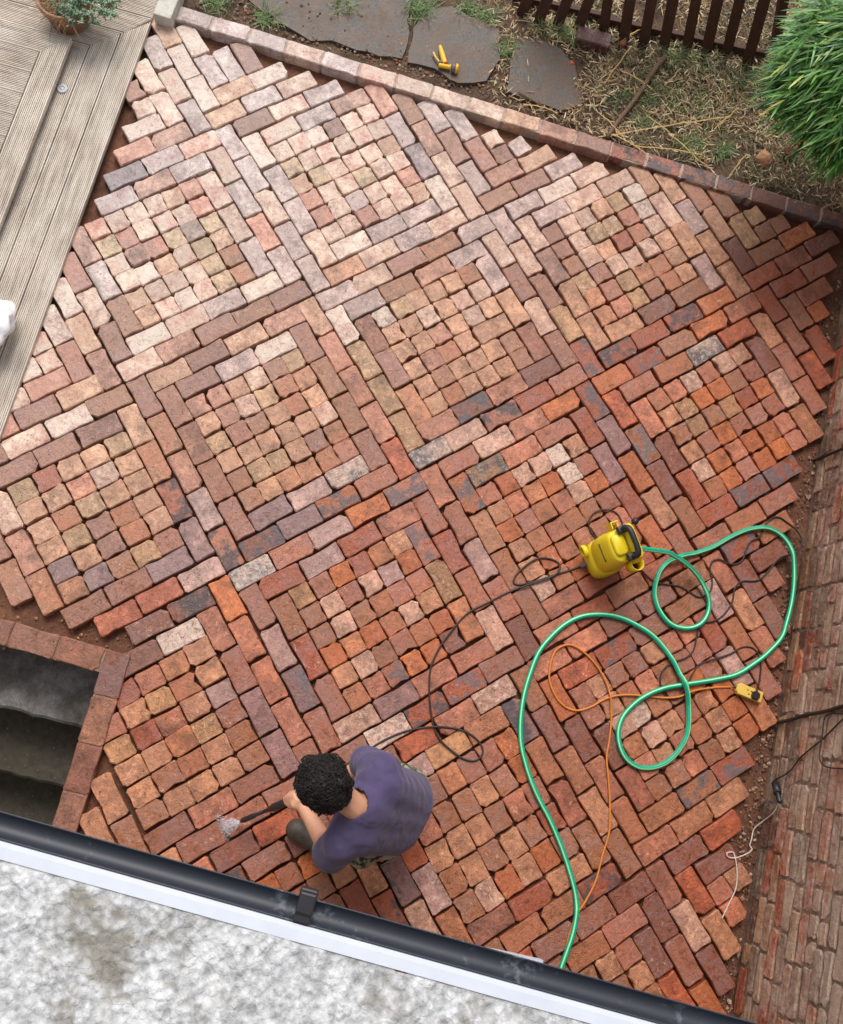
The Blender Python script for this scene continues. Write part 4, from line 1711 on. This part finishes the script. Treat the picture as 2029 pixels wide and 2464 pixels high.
# inlet collar, outlet coupling, spare nozzle
bm = bmesh.new()
inl = wp(0.032, 0.095, 0.20)
mt = frame(inl, a2_) @ Matrix.Rotation(math.radians(90), 4, 'Y')
lathe(bm, [(0.024, -0.02), (0.024, 0.004), (0.030, 0.006), (0.030, 0.016), (0.018, 0.018), (0.016, 0.034)], mt, 14)
bm_obj('inlet_collar', bm, M['yellow'], washer)
bm = bmesh.new()
oc = gp(1428, 1351, 0.045)
od = (gp(1395, 1364, 0.03) - oc).normalized()
mt = frame(oc - od * 0.05, od) @ Matrix.Rotation(math.radians(90), 4, 'Y')
lathe(bm, [(0.017, 0.0), (0.017, 0.05), (0.014, 0.055), (0.0145, 0.08), (0.010, 0.085), (0.009, 0.12)], mt, 14)
bm_obj('outlet_coupling', bm, M['grey_plastic'], washer, True)
bm = bmesh.new()
n0, n1_ = gp(1380 + 1140 * .1152, 1200 + 590 * .1152, 0.30), gp(1380 + 1310 * .1152, 1200 + 455 * .1152, 0.30)
dv = (n1_ - n0).normalized()
bm_tube(bm, [n0 - dv * 0.05, n0 + dv * 0.024], 0.0075, 10)
mt = frame(n1_ - dv * 0.012, dv) @ Matrix.Rotation(math.radians(90), 4, 'Y')
lathe(bm, [(0.008, -0.010), (0.0165, -0.006), (0.018, 0.008), (0.013, 0.018), (0.007, 0.021), (0.007, 0.03)], mt, 14)
bm_obj('spray_nozzle', bm, M['black'], washer, True)

# ------------------------------------------------------------------ cords and hoses
cord = [(1539, 1366), (1563, 1391), (1587, 1403), (1635, 1411), (1660, 1425), (1684, 1437), (1708, 1425), (1714, 1401), (1709, 1373), (1714, 1352), (1732, 1346), (1760, 1358), (1785, 1350),
        (1797, 1320), (1809, 1301), (1827, 1293), (1841, 1264), (1857, 1248), (1873, 1244), (1893, 1256), (1918, 1277), (1929, 1299), (1926, 1320), (1912, 1333), (1889, 1337), (1873, 1345), (1853, 1369),
        (1825, 1396), (1785, 1399), (1768, 1417), (1762, 1449), (1740, 1481), (1712, 1496), (1688, 1500), (1678, 1526), (1670, 1562), (1652, 1582), (1611, 1598), (1591, 1623), (1591, 1655), (1603, 1675),
        (1623, 1683), (1647, 1667), (1664, 1627), (1684, 1598), (1720, 1586), (1756, 1574), (1785, 1558), (1809, 1558), (1825, 1574), (1831, 1598), (1829, 1631), (1823, 1658)]
pts = lay(cord, 0.0042)
o = tube_obj('power_cable', pts, 0.0042, M['black_rubber'], None, 7)
tag(o, 'thin black power cable snaking from the pressure washer to the socket', 'cable')
loop = [(1442, 1302), (1432, 1292), (1423, 1281), (1417, 1263), (1420, 1246), (1432, 1233), (1449, 1227), (1472, 1228), (1486, 1237), (1495, 1252), (1498, 1264), (1496, 1285)]
pts = lay(loop, 0.0040)
o = tube_obj('cable_loop', pts, 0.0040, M['black_rubber'], None, 7)
tag(o, 'black cable looped on the bricks behind the pressure washer', 'cable')
orange = [(1760, 1653), (1724, 1654), (1684, 1659), (1656, 1667), (1631, 1677), (1595, 1679), (1555, 1675), (1514, 1672), (1478, 1675), (1450, 1685), (1426, 1699), (1398, 1709), (1373, 1707), (1349, 1691),
          (1331, 1663), (1322, 1631), (1327, 1590), (1339, 1564), (1361, 1552), (1381, 1554), (1406, 1570), (1430, 1594), (1450, 1623), (1464, 1655), (1470, 1691), (1471, 1735), (1466, 1784), (1460, 1824),
          (1465, 1880), (1468, 1940), (1466, 2002), (1450, 2058), (1434, 2119), (1410, 2167), (1389, 2199), (1373, 2240), (1361, 2288), (1356, 2340), (1350, 2420)]
pts = lay(orange, 0.0052)
o = tube_obj('extension_lead', pts, 0.0052, M['orange'], None, 8)
tag(o, 'thin orange extension lead looping over the bricks to the socket', 'cable')
green = [(1541, 1331), (1571, 1324), (1603, 1328), (1635, 1344), (1668, 1371), (1692, 1405), (1706, 1441), (1704, 1473), (1684, 1502), (1652, 1512), (1615, 1502), (1587, 1469), (1575, 1429), (1581, 1389),
         (1603, 1356), (1635, 1340), (1676, 1330), (1716, 1316), (1762, 1290), (1805, 1273), (1845, 1271), (1877, 1285), (1900, 1313), (1910, 1353), (1911, 1400), (1905, 1450), (1892, 1502), (1881, 1534),
         (1853, 1566), (1813, 1598), (1773, 1623), (1724, 1635), (1676, 1643), (1635, 1649), (1595, 1657), (1555, 1673), (1523, 1697), (1498, 1727), (1488, 1764), (1494, 1800), (1510, 1828), (1539, 1846),
         (1575, 1846), (1607, 1832), (1631, 1808), (1652, 1772), (1658, 1727), (1654, 1683), (1644, 1647), (1627, 1606), (1603, 1566), (1571, 1530), (1535, 1506), (1494, 1487), (1450, 1479), (1402, 1483),
         (1361, 1502), (1325, 1534), (1297, 1570), (1277, 1619), (1262, 1671), (1254, 1727), (1254, 1784), (1265, 1836), (1281, 1885), (1301, 1929), (1325, 1975), (1353, 2042), (1373, 2103), (1385, 2151),
         (1387, 2191), (1379, 2240), (1365, 2284), (1351, 2324), (1335, 2390)]
pts = lay(green, 0.0126)
inl_out = inl + a2_ * 0.03
for k in range(40):                       # the end climbs to the washer inlet
    f = 1 - k / 40
    f = f * f * (3 - 2 * f)
    pts[k] = pts[k] * (1 - f) + inl_out * f if k < 1 else Vector((pts[k].x, pts[k].y, pts[k].z)) * (1 - f * 0.0) + Vector((0, 0, (inl_out.z - 0.02) * f))
g_fix = proj(inl_out)
pts = [inl_out] + [q for q in pts[8:]]
pts = [pts[0]] + [Vector((q.x, q.y, q.z)) for q in pts[1:]]
# keep the climbing end under the line of the photograph
for k in range(1, 34):
    z_ = pts[k].z
    pxy = proj((pts[k].x, pts[k].y, 0.0125))
    pts[k] = gp(pxy[0], pxy[1], z_)
o = tube_obj('garden_hose', smooth_path(pts[::3], 0.012), 0.0126, M['hose_green'], None, 12, M['hose_stripe'])
tag(o, 'bright green garden hose with pale stripe coiled in loops on the bricks', 'hose')
hp_ = [(1424, 1354), (1369, 1373), (1337, 1383), (1281, 1401), (1244, 1407), (1236, 1397), (1252, 1373), (1289, 1346), (1321, 1344), (1345, 1356), (1343, 1377), (1317, 1393), (1273, 1407), (1224, 1425),
       (1177, 1449), (1124, 1477), (1084, 1522), (1056, 1562), (1037, 1606), (1033, 1651), (1035, 1695), (1042, 1740), (1056, 1776), (1084, 1804), (1116, 1826), (1144, 1830), (1162, 1812), (1152, 1784),
       (1120, 1760), (1076, 1750), (1027, 1750), (975, 1760), (931, 1778), (890, 1802), (826, 1846), (800, 1866), (770, 1890)]
pts = lay(hp_, 0.0048)
o = tube_obj('pressure_hose', pts, 0.0048, M['black_rubber'], None, 8)
tag(o, 'thin black pressure hose running from the washer to the crouching person', 'hose')
wcord = [(1875, 1930), (1862, 1955), (1839, 1974), (1815, 1994), (1808, 2021), (1798, 2046), (1776, 2063), (1754, 2063), (1749, 2053), (1756, 2048), (1767, 2057), (1772, 2079), (1774, 2110), (1770, 2140), (1756, 2171), (1737, 2211)]


def wall_or_ground(x, y, r):
    base = 1972 + (y - 1064) * (-199 / 1287)
    return on_wall(x, y, r + 0.006) if x > base - 4 else gp(x, y, 0.008 if (y > 2052 or y < 1900) else -0.03)


pts = smooth_path([wall_or_ground(x, y, 0.0034) for x, y in wcord])
for i_, q in enumerate(pts):
    q.z = max(q.z, -0.035 if proj(q)[1] < 2040 else 0.006)
o = tube_obj('white_cord', pts, 0.0032, M['white_cord'], None, 7)
tag(o, 'thin dirty white cord curling over the lower right bricks', 'cord')
# connector at the wall foot and the cable rising up the wall
c_a, c_b = on_wall(1864, 1878, 0.022), on_wall(1877, 1932, 0.022)
conn = empty('cable_connector', (c_b.x, c_b.y, 0))
tag(conn, 'black cable connector lying at the foot of the brick wall', 'connector')
bm = bmesh.new()
dv = (c_b - c_a)
bm_tube(bm, [c_a, c_a + dv * 0.1, c_a + dv * 0.12, c_a + dv * 0.55, c_a + dv * 0.57, c_a + dv * 0.95, c_b], [0.008, 0.014, 0.018, 0.018, 0.012, 0.012, 0.007], 10)
bm_obj('plug_body', bm, M['black'], conn, True)
bm = bmesh.new()
bm_tube(bm, [c_a + dv * 0.50, c_a + dv * 0.58], 0.0195, 10)
bm_obj('locking_collar', bm, M['black_rubber'], conn)
pts = smooth_path([c_a] + [on_wall(x, y) for x, y in [(1900, 1856), (1929, 1820), (1981, 1777), (2029, 1730), (2080, 1690)]], 0.02)
o = tube_obj('wall_cable', pts, 0.0036, M['black_rubber'], None, 7)
tag(o, 'thin black cable slanting up the brick wall from the connector', 'cable')
pts = smooth_path([on_wall(x, y, 0.014) for x, y in [(2090, 1860), (2029, 1850), (1989, 1845), (1972, 1824), (1979, 1769), (1985, 1726), (2002, 1717), (2029, 1718), (2090, 1722)]], 0.02)
o = tube_obj('drooping_cable', pts, 0.0034, M['black_rubber'], None, 7)
tag(o, 'thin black cable drooping in a loop on the brick wall', 'cable')
for (pp, rr_, lb) in (([(1944, 1111), (1965, 1106), (2029, 1079), (2100, 1050)], 0.008, 'short black pipe on the wall above the yellow washer hose loop'),
                      ([(1863, 1740), (1900, 1733), (1934, 1722), (1985, 1712), (2029, 1699), (2100, 1680)], 0.009, 'black pipe crossing the brick wall below the socket')):
    pts = smooth_path([on_wall(x, y, 0.012) for x, y in pp], 0.03)
    o = tube_obj('wall_pipe', pts, rr_, M['black_rubber'], None, 9)
    tag(o, lb, 'pipe')

# ------------------------------------------------------------------ extension socket and plug
sc_ = gp(1797, 1667, 0.0)
s_a, s_b = gp(1764, 1655, 0.03), gp(1829, 1682, 0.03)
sx = (s_b - s_a)
sx.z = 0
sx.normalize()
sy = Vector((-sx.y, sx.x, 0))
sock = empty('extension_socket', (sc_.x, sc_.y, 0.004))
tag(sock, 'cream yellow two-gang extension socket lying on the bricks', 'socket')


def sp_(x, y, z):
    return sc_ + sx * x + sy * y + Vector((0, 0, z + 0.006))


bm = bmesh.new()
ol = [(-0.070, -0.014), (-0.056, -0.029), (0.066, -0.029), (0.070, -0.025), (0.070, 0.025), (0.066, 0.029), (-0.056, 0.029), (-0.070, 0.014)]
r0 = [bm.verts.new(sp_(x, y, 0.0)) for x, y in ol]
r1 = [bm.verts.new(sp_(x, y, 0.024)) for x, y in ol]
r2 = [bm.verts.new(sp_(x * 0.955, y * 0.9, 0.029)) for x, y in ol]
for A_, B_ in ((r0, r1), (r1, r2)):
    for k in range(8):
        bm.faces.new((A_[k], A_[(k + 1) % 8], B_[(k + 1) % 8], B_[k]))
bm.faces.new(list(reversed(r0)))
bm.faces.new(r2)
bm_obj('casing', bm, M['cream_yellow'], sock)
for (x, y, w_, l_) in ((-0.013, 0.008, 0.007, 0.006), (0.006, 0.008, 0.007, 0.006), (-0.003, -0.009, 0.006, 0.008)):
    for sgn in (1,):
        bm = bmesh.new()
        bm_box(bm, frame(sp_(x, y * (1 if (sy.dot(gp(1797, 1600, 0) - sc_) > 0) else -1), 0.0295), sx), w_, l_, 0.0012)
        bm_obj('pin_hole', bm, M['dark_hole'], sock)
bm = bmesh.new()
bm_tube(bm, [sp_(-0.068, 0, 0.014), sp_(-0.082, 0, 0.012)], [0.007, 0.005], 10)
bm_obj('cord_grip', bm, M['black_rubber'], sock)
plug_c = gp(1740 + 1140 * .0691, 1620 + 775 * .0691, 0.045)
plug = empty('mains_plug', (plug_c.x, plug_c.y, 0.036))
tag(plug, 'black mains plug pushed into the yellow extension socket', 'plug')
bm = bmesh.new()
fr = frame(Vector((plug_c.x, plug_c.y, 0.035)), sx)
ol = [(-0.020, -0.008), (-0.012, -0.022), (0.012, -0.022), (0.020, -0.008), (0.018, 0.014), (0.009, 0.020), (-0.009, 0.020), (-0.018, 0.014)]
if sy.dot(gp(1797, 1600, 0) - sc_) < 0:
    ol = [(x, -y) for x, y in ol]
rr_ = []
for z_, k in ((0.0, 1.0), (0.016, 1.0), (0.023, 0.86)):
    rr_.append([bm.verts.new(fr @ Vector((x * k, y * k, z_))) for x, y in ol])
for A_, B_ in zip(rr_, rr_[1:]):
    for k in range(8):
        bm.faces.new((A_[k], A_[(k + 1) % 8], B_[(k + 1) % 8], B_[k]))
bm.faces.new(rr_[0])
bm.faces.new(rr_[-1])
bm_obj('plug_body', bm, M['black'], plug)
bm = bmesh.new()
bm_tube(bm, [Vector((plug_c.x, plug_c.y, 0.048)), gp(1822, 1660, 0.045), gp(1824, 1650, 0.025)], [0.007, 0.006, 0.004], 8)
bm_obj('cord_sleeve', bm, M['black'], plug, True)

# ------------------------------------------------------------------ hose spray gun on the slab
ng = gp(1067, 160, 0.013)
gun = empty('spray_gun', (ng.x, ng.y, 0.013))
tag(gun, 'yellow and grey hose spray gun lying on the slate slab', 'spray gun')


def ngp(zx, zy, z=0.035):
    return gp(1020 + zx * 0.06336, 90 + zy * 0.06336, z)


bm = bmesh.new()
bm_tube(bm, smooth_path([ngp(620, 320), ngp(640, 430), ngp(690, 620), ngp(760, 860), ngp(800, 1000)], 0.006), [0.007 + 0.0085 * math.sin(min(1, (k + 1) / 12) * 1.6) for k in range(len(smooth_path([ngp(620, 320), ngp(640, 430), ngp(690, 620), ngp(760, 860), ngp(800, 1000)], 0.006)))], 12)
bm_obj('grip', bm, M['nozzle_yellow'], gun, True)
bm = bmesh.new()
bm_tube(bm, smooth_path([ngp(360, 570), ngp(430, 720), ngp(560, 900), ngp(620, 960)], 0.006), 0.006, 8)
bm_obj('lever', bm, M['cream_yellow'], gun, True)
bm = bmesh.new()
bm_tube(bm, [ngp(560, 1055), ngp(600, 1060), ngp(960, 1130), ngp(1010, 1140)], [0.008, 0.0125, 0.0125, 0.018], 12)
bm_obj('barrel', bm, M['nozzle_yellow'], gun, True)
bm = bmesh.new()
bm_tube(bm, [ngp(640, 900), ngp(660, 1010)], [0.012, 0.0135], 10)
bm_obj('lever_pivot', bm, M['grey_plastic'], gun, True)
bm = bmesh.new()
bm_tube(bm, [ngp(790, 940, 0.034), ngp(850, 1010, 0.034)], 0.0135, 10)
bm_obj('red_band', bm, M['red'], gun, True)
bm = bmesh.new()
bm_tube(bm, [ngp(1050, 1155), ngp(1080, 1160), ngp(1190, 1185), ngp(1200, 1186)], [0.0195, 0.024, 0.026, 0.024], 14)
bm_obj('adjuster_ring', bm, M['grey_plastic'], gun, True)
bm = bmesh.new()
bm_tube(bm, [ngp(1200, 1186), ngp(1220, 1190), ngp(1290, 1205), ngp(1305, 1208), ngp(1285, 1204)], [0.024, 0.027, 0.027, 0.022, 0.018], 14)
bm_obj('nozzle_face', bm, M['nozzle_yellow'], gun, True)
# ------------------------------------------------------------------ crouching person with the lance
def ph(zx, zy, h):
    return gp(660 + zx * 0.24194, 1770 + zy * 0.24194, h)


M['skin'] = simple('skin', (206, 152, 122), 0.55, 0.16, 30)
M['skin'].node_tree.nodes['Principled BSDF'].inputs['Subsurface Weight'].default_value = 0.08
M['skin'].node_tree.nodes['Principled BSDF'].inputs['Subsurface Radius'].default_value = (0.01, 0.004, 0.002)
t = NT('purple_cotton')
p = t.pos()
n1, n2 = t.noise(14, 4, 0.6, p), t.noise(420, 2, 0.6, p)
c = t.mix(0.35, lin((76, 66, 100)), t.ramp(n1, [(0.3, 0.3), (0.7, 0.7)]), 'OVERLAY')
c = t.mix(0.35, c, t.ramp(n2, [(0.3, 0.3), (0.7, 0.7)]), 'OVERLAY')
t.color(c)
t.rough(0.92)
t.b.inputs['Sheen Weight'].default_value = 0.15
wv = t.noise(13, 2, 0.5, p, 1.0)
t.bump(t.math('ADD', wv, t.math('MULTIPLY', n2, 0.06)), 0.012, 0.8)
M['shirt'] = t.m
t = NT('camouflage_cloth')
p = t.pos()
n1, n2 = t.noise(22, 2, 0.5, p), t.noise(31, 2, 0.5, p)
c = t.mix(t.ramp(n1, [(0.5, 0.0), (0.53, 1.0)]), lin((150, 146, 124)), lin((92, 94, 74)))
c = t.mix(t.ramp(n2, [(0.57, 0.0), (0.6, 1.0)]), c, lin((52, 50, 42)))
t.color(c)
t.rough(0.9)
M['trousers'] = t.m
M['boot'] = simple('dark_boot', (66, 56, 50), 0.6, 0.5, 45, 0.004)
t = NT('black_hair')
n1 = t.noise(90, 3, 0.6, t.pos(), 1.5)
t.color(t.mix(0.5, lin((30, 25, 24)), t.ramp(n1, [(0.3, 0.2), (0.7, 0.7)]), 'OVERLAY'))
t.rough(0.5)
t.bump(n1, 0.006)
M['hair'] = t.m

hc = ph(485, 455, 0.99)                     # head centre
feet = ph(900, 800, 0.0)
person = empty('person', (feet.x, feet.y, 0))
tag(person, 'person in a purple t-shirt crouching and aiming the washer lance', 'person')
nape = ph(800, 705, 0.90)
c7 = ph(880, 720, 0.875)
shL, shR = ph(690, 1050, 0.81), ph(1070, 360, 0.81)
sv = (shR - shL).normalized()
up_b, lo_b = ph(930, 715, 0.80), ph(1235, 760, 0.52)
pel = ph(1200, 760, 0.32)
elL, wrL, haL = ph(500, 1060, 0.56), ph(285, 700, 0.47), ph(222, 622, 0.455)
elR, wrR, haR = ph(860, 330, 0.58), ph(640, 420, 0.52), ph(560, 455, 0.50)
hipL, hipR = pel - sv * 0.09, pel + sv * 0.09
knL, knR = ph(700, 1010, 0.47), ph(930, 480, 0.47)
anL, anR = ph(500, 1120, 0.08), ph(800, 560, 0.08)
fwd = (hc - nape)
fwd.z = 0
fwd.normalize()
facing = (fwd + Vector((0, 0, -0.7))).normalized()
# lance geometry first, the hands close round it
tip = gp(580, 1976, 0.10)
lan_d = (haL + Vector((0, 0, -0.012)) - tip).normalized()
grip_c = haL + Vector((0, 0, -0.02))
rear = ph(560, 470, 0.50)
caps = [
    (hc + facing * 0.02, 0.078, hc - Vector((0, 0, 0.015)), 0.082),
    (hc + facing * 0.05 + Vector((0, 0, -0.05)), 0.058, hc + facing * 0.02, 0.075),        # jaw
    (hc + facing * 0.112 + Vector((0, 0, -0.02)), 0.012, hc + facing * 0.09, 0.02),          # nose
    (hc + sv * 0.082, 0.016, hc + sv * 0.086 - Vector((0, 0, 0.02)), 0.012),                 # ears
    (hc - sv * 0.082, 0.016, hc - sv * 0.086 - Vector((0, 0, 0.02)), 0.012),
    (hc - facing * 0.03 - Vector((0, 0, 0.035)), 0.054, nape, 0.052), (nape, 0.052, c7, 0.055),
    (c7 - Vector((0, 0, 0.03)), 0.07, lo_b, 0.10), (up_b - sv * 0.08, 0.09, lo_b - sv * 0.05, 0.10), (up_b + sv * 0.08, 0.09, lo_b + sv * 0.05, 0.10),
    (lo_b, 0.12, pel, 0.12), (hipL, 0.10, hipR, 0.10),
    (shL, 0.06, shR, 0.06),
    (shL, 0.058, elL, 0.043), (elL, 0.043, wrL, 0.027), (shR, 0.058, elR, 0.043), (elR, 0.043, wrR, 0.028),
    (hipL, 0.09, knL, 0.062), (knL, 0.06, anL, 0.042), (hipR, 0.09, knR, 0.062), (knR, 0.06, anR, 0.042),
]


def hand(wr, ctr, axis, sgn):
    """palm plus four fingers and a thumb closed round a bar running along axis"""
    out = []
    to = (ctr - wr).normalized()
    ax = axis.normalized()
    up = ax.cross(to).normalized()
    if up.z < 0:
        up = -up
    palm = ctr + up * 0.022
    out.append((wr, 0.027, palm - to * 0.02, 0.026))
    for k in range(4):
        o_ = ax * ((k - 1.5) * 0.0185)
        ln = (0.9, 1.0, 0.95, 0.78)[k]
        p0 = palm - to * 0.012 + o_ * 0.9
        p1 = ctr + to * 0.026 * ln + up * 0.022 + o_
        p2 = ctr + to * 0.034 * ln - up * 0.006 + o_
        p3 = ctr + to * 0.012 - up * 0.026 * ln + o_
        out += [(p0, 0.0125, p1, 0.0098), (p1, 0.0098, p2, 0.0088), (p2, 0.0088, p3, 0.0078)]
    t0 = palm - to * 0.03 + ax * 0.03 * sgn
    t1 = ctr + ax * 0.052 * sgn + up * 0.02
    t2 = ctr + ax * 0.056 * sgn + to * 0.022 + up * 0.008
    out += [(t0, 0.014, t1, 0.011), (t1, 0.011, t2, 0.009)]
    return out


caps += hand(wrL, haL, lan_d, -1)
caps += hand(wrR, haR, (rear - haL), 1)
remeshed('body', caps, 0.0065, M['skin'], person, 4)

# t-shirt: torso and two short sleeves, open at the neck
slL, slR = ph(570, 1165, 0.665), ph(915, 270, 0.69)
sh_caps = [
    (up_b - sv * 0.085, 0.108, lo_b - sv * 0.060, 0.124), (up_b + sv * 0.085, 0.108, lo_b + sv * 0.060, 0.124),
    (c7 + Vector((0, 0, -0.028)), 0.098, lo_b, 0.13), (up_b, 0.112, lo_b, 0.13),
    (shL + Vector((0, 0, -0.012)), 0.082, shR + Vector((0, 0, -0.012)), 0.082),
    (lo_b - sv * 0.05, 0.128, pel - sv * 0.05 + Vector((0, 0, 0.08)), 0.130), (lo_b + sv * 0.05, 0.128, pel + sv * 0.05 + Vector((0, 0, 0.08)), 0.130),
    (shL, 0.078, slL, 0.080), (shR, 0.076, slR, 0.074),
]
shirt = remeshed('t_shirt', sh_caps, 0.011, M['shirt'], person, 6)
# folds: displace along normals with a directional noise
bm = bmesh.new()
bm.from_mesh(shirt.data)
bm.normal_update()
for v in bm.verts:
    q = v.co
    a_ = (q - up_b).dot(sv)
    b_ = (q - up_b).dot((lo_b - up_b).normalized())
    f = 0.006 * mnoise.noise(Vector((a_ * 9, b_ * 22, q.z * 9))) + 0.0035 * mnoise.noise(Vector((a_ * 30, b_ * 14, q.z * 20)))
    d1 = min((q - shL).length, (q - shR).length)
    f *= 0.6
    f += 0.005 * math.exp(-(d1 / 0.09) ** 2) * math.sin(b_ * 95 + a_ * 20)
    v.co = q + v.normal * f
# cut the neck hole and the sleeve openings
kill = []
slLd, slRd = (slL - shL).normalized(), (slR - shR).normalized()
for v in bm.verts:
    q = v.co
    if (q - ph(735, 640, 0.955)).length < 0.074:
        kill.append(v)
    elif (q - slL).dot(slLd) > 0.035 and (q - slL).length < 0.13:
        kill.append(v)
    elif (q - slR).dot(slRd) > 0.03 and (q - slR).length < 0.13:
        kill.append(v)
bmesh.ops.delete(bm, geom=kill, context='VERTS')
bm.to_mesh(shirt.data)
bm.free()
sm = shirt.modifiers.new('thickness', 'SOLIDIFY')
sm.thickness = 0.004
# trousers
tr_caps = [(hipL, 0.125, hipR, 0.125), (pel + Vector((0, 0, 0.10)), 0.13, pel, 0.13), (hipL, 0.108, knL, 0.078), (knL, 0.076, anL + Vector((0, 0, 0.05)), 0.062),
           (hipR, 0.108, knR, 0.078), (knR, 0.076, anR + Vector((0, 0, 0.05)), 0.062), (ph(1255, 420, 0.40), 0.07, hipR, 0.10), (ph(860, 1190, 0.36), 0.06, hipL, 0.10)]
remeshed('trousers', tr_caps, 0.013, M['trousers'], person, 5)
# boots
for (an, toe) in ((anL, ph(225, 935, 0.04)), (anR, ph(560, 420, 0.04))):
    bt = remeshed('boot', [(an + Vector((0, 0, 0.03)), 0.052, an + Vector((0, 0, -0.03)), 0.05), (Vector((an.x, an.y, 0.045)), 0.046, Vector((toe.x, toe.y, 0.052)), 0.054),
                           (Vector((an.x, an.y, 0.03)), 0.044, Vector((toe.x, toe.y, 0.034)), 0.052)], 0.010, M['boot'], person, 4)
    for v in bt.data.vertices:
        if v.co.z < 0.004:
            v.co.z = 0.004
# curly hair: cap plus many little curls
bm = bmesh.new()
bmesh.ops.create_icosphere(bm, subdivisions=5, radius=1.0)
e3 = facing.cross(sv).normalized()
for v in list(bm.verts):
    q = v.co
    d_ = sv * q.x + facing * q.y + e3 * q.z
    r_ = 0.104 + 0.014 * mnoise.noise(q * 2.2) + 0.011 * mnoise.noise(q * 6.0) + 0.006 * mnoise.noise(q * 15)
    v.co = hc + Vector((0, 0, 0.012)) + sv * q.x * r_ * 0.86 + facing * q.y * r_ * 1.0 + e3 * q.z * r_ * 1.06
kill = [v for v in bm.verts if (v.co - hc).dot(facing) > 0.035 and (v.co - hc).z < 0.03 or (v.co - hc).z < -0.075]
bmesh.ops.delete(bm, geom=kill, context='VERTS')
hair = bm_obj('hair', bm, M['hair'], person, True)
hr = random.Random(12)
bm = bmesh.new()
for k in range(1300):
    while True:
        q = Vector((hr.gauss(0, 1), hr.gauss(0, 1), hr.gauss(0, 1))).normalized()
        f_ = 1 + 0.13 * mnoise.noise(q * 2.2) + 0.10 * mnoise.noise(q * 6.0)
        d_ = (sv * q.x * 0.090 + facing * q.y * 0.104 + e3 * q.z * 0.110) * f_
        if d_.z > -0.05 and not (d_.dot(facing) > 0.04 and d_.z < 0.03):
            break
    c_ = hc + Vector((0, 0, 0.012)) + d_
    nrm = d_.normalized()
    t1 = nrm.cross(Vector((hr.uniform(-1, 1), hr.uniform(-1, 1), hr.uniform(-1, 1)))).normalized()
    t2 = nrm.cross(t1)
    rr = hr.uniform(0.004, 0.013)
    pts = [c_ + (t1 * math.cos(a_) + t2 * math.sin(a_)) * rr * (1 - a_ / 12) + nrm * (0.004 + 0.0016 * a_) for a_ in [x * 0.9 for x in range(6)]]
    bm_tube(bm, pts, [0.0014, 0.0018, 0.0018, 0.0016, 0.0012, 0.0006], 4, False)
bm_obj('curls', bm, M['hair'], hair, True)

# lance held in both hands
lance = empty('washer_lance', (tip.x, tip.y, 0))
tag(lance, 'black pressure washer lance held in both hands, pointing at the bricks', 'lance')
bm = bmesh.new()
L1 = (grip_c - tip)
ll = L1.length
ld = L1.normalized()
bm_tube(bm, [tip, tip + ld * 0.02, tip + ld * 0.022, tip + ld * 0.10, tip + ld * 0.11, tip + ld * (ll * 0.45)], [0.007, 0.0105, 0.0125, 0.0125, 0.0085, 0.0085], 12)
bm_obj('spray_tube', bm, M['black'], lance, True)
bm = bmesh.new()
bm_tube(bm, [tip + ld * (ll * 0.43), tip + ld * (ll * 0.52), tip + ld * (ll * 0.60), grip_c, grip_c.lerp(rear, 0.5), rear], [0.0085, 0.010, 0.0175, 0.0175, 0.017, 0.018], 12)
bm_obj('gun_body', bm, M['black'], lance, True)
bm = bmesh.new()
bm_tube(bm, [rear, ph(600, 465, 0.40), ph(640, 470, 0.33)], [0.017, 0.016, 0.014], 10)
bm_obj('pistol_grip', bm, M['black'], lance, True)
# fan of water leaving the nozzle
sp0 = tip - ld * 0.002
spe = gp(532, 1994, 0.004)
sd_ = (spe - sp0)
acr = sd_.cross(Vector((0, 0, 1))).normalized()
bm = bmesh.new()
rr = random.Random(44)
for k in range(1100):
    f = rr.random() ** 0.8
    side_ = max(-1.6, min(1.6, rr.gauss(0, 0.8)))
    end_ = spe + acr * side_ * 0.042 + Vector((rr.gauss(0, 1), rr.gauss(0, 1), 0)) * 0.004
    start_ = sp0 + acr * side_ * 0.003
    dv = (end_ - start_)
    q = start_ + dv * f
    q.z = max(q.z, 0.005)
    ln_ = rr.uniform(0.006, 0.018)
    s_ = rr.uniform(0.0002, 0.0006)
    bmesh.ops.create_cone(bm, cap_ends=False, segments=3, radius1=s_, radius2=s_ * 0.4, depth=ln_, matrix=Matrix.Translation(q) @ dv.to_track_quat('Z', 'Y').to_matrix().to_4x4())
M['spray'] = simple('white_water_spray', (238, 240, 246), 0.4, 0.02, 20)
spray = bm_obj('water_spray', bm, M['spray'])
tag(spray, 'white fan of water spraying from the lance onto the bricks', 'water spray')
spray['kind'] = 'stuff'
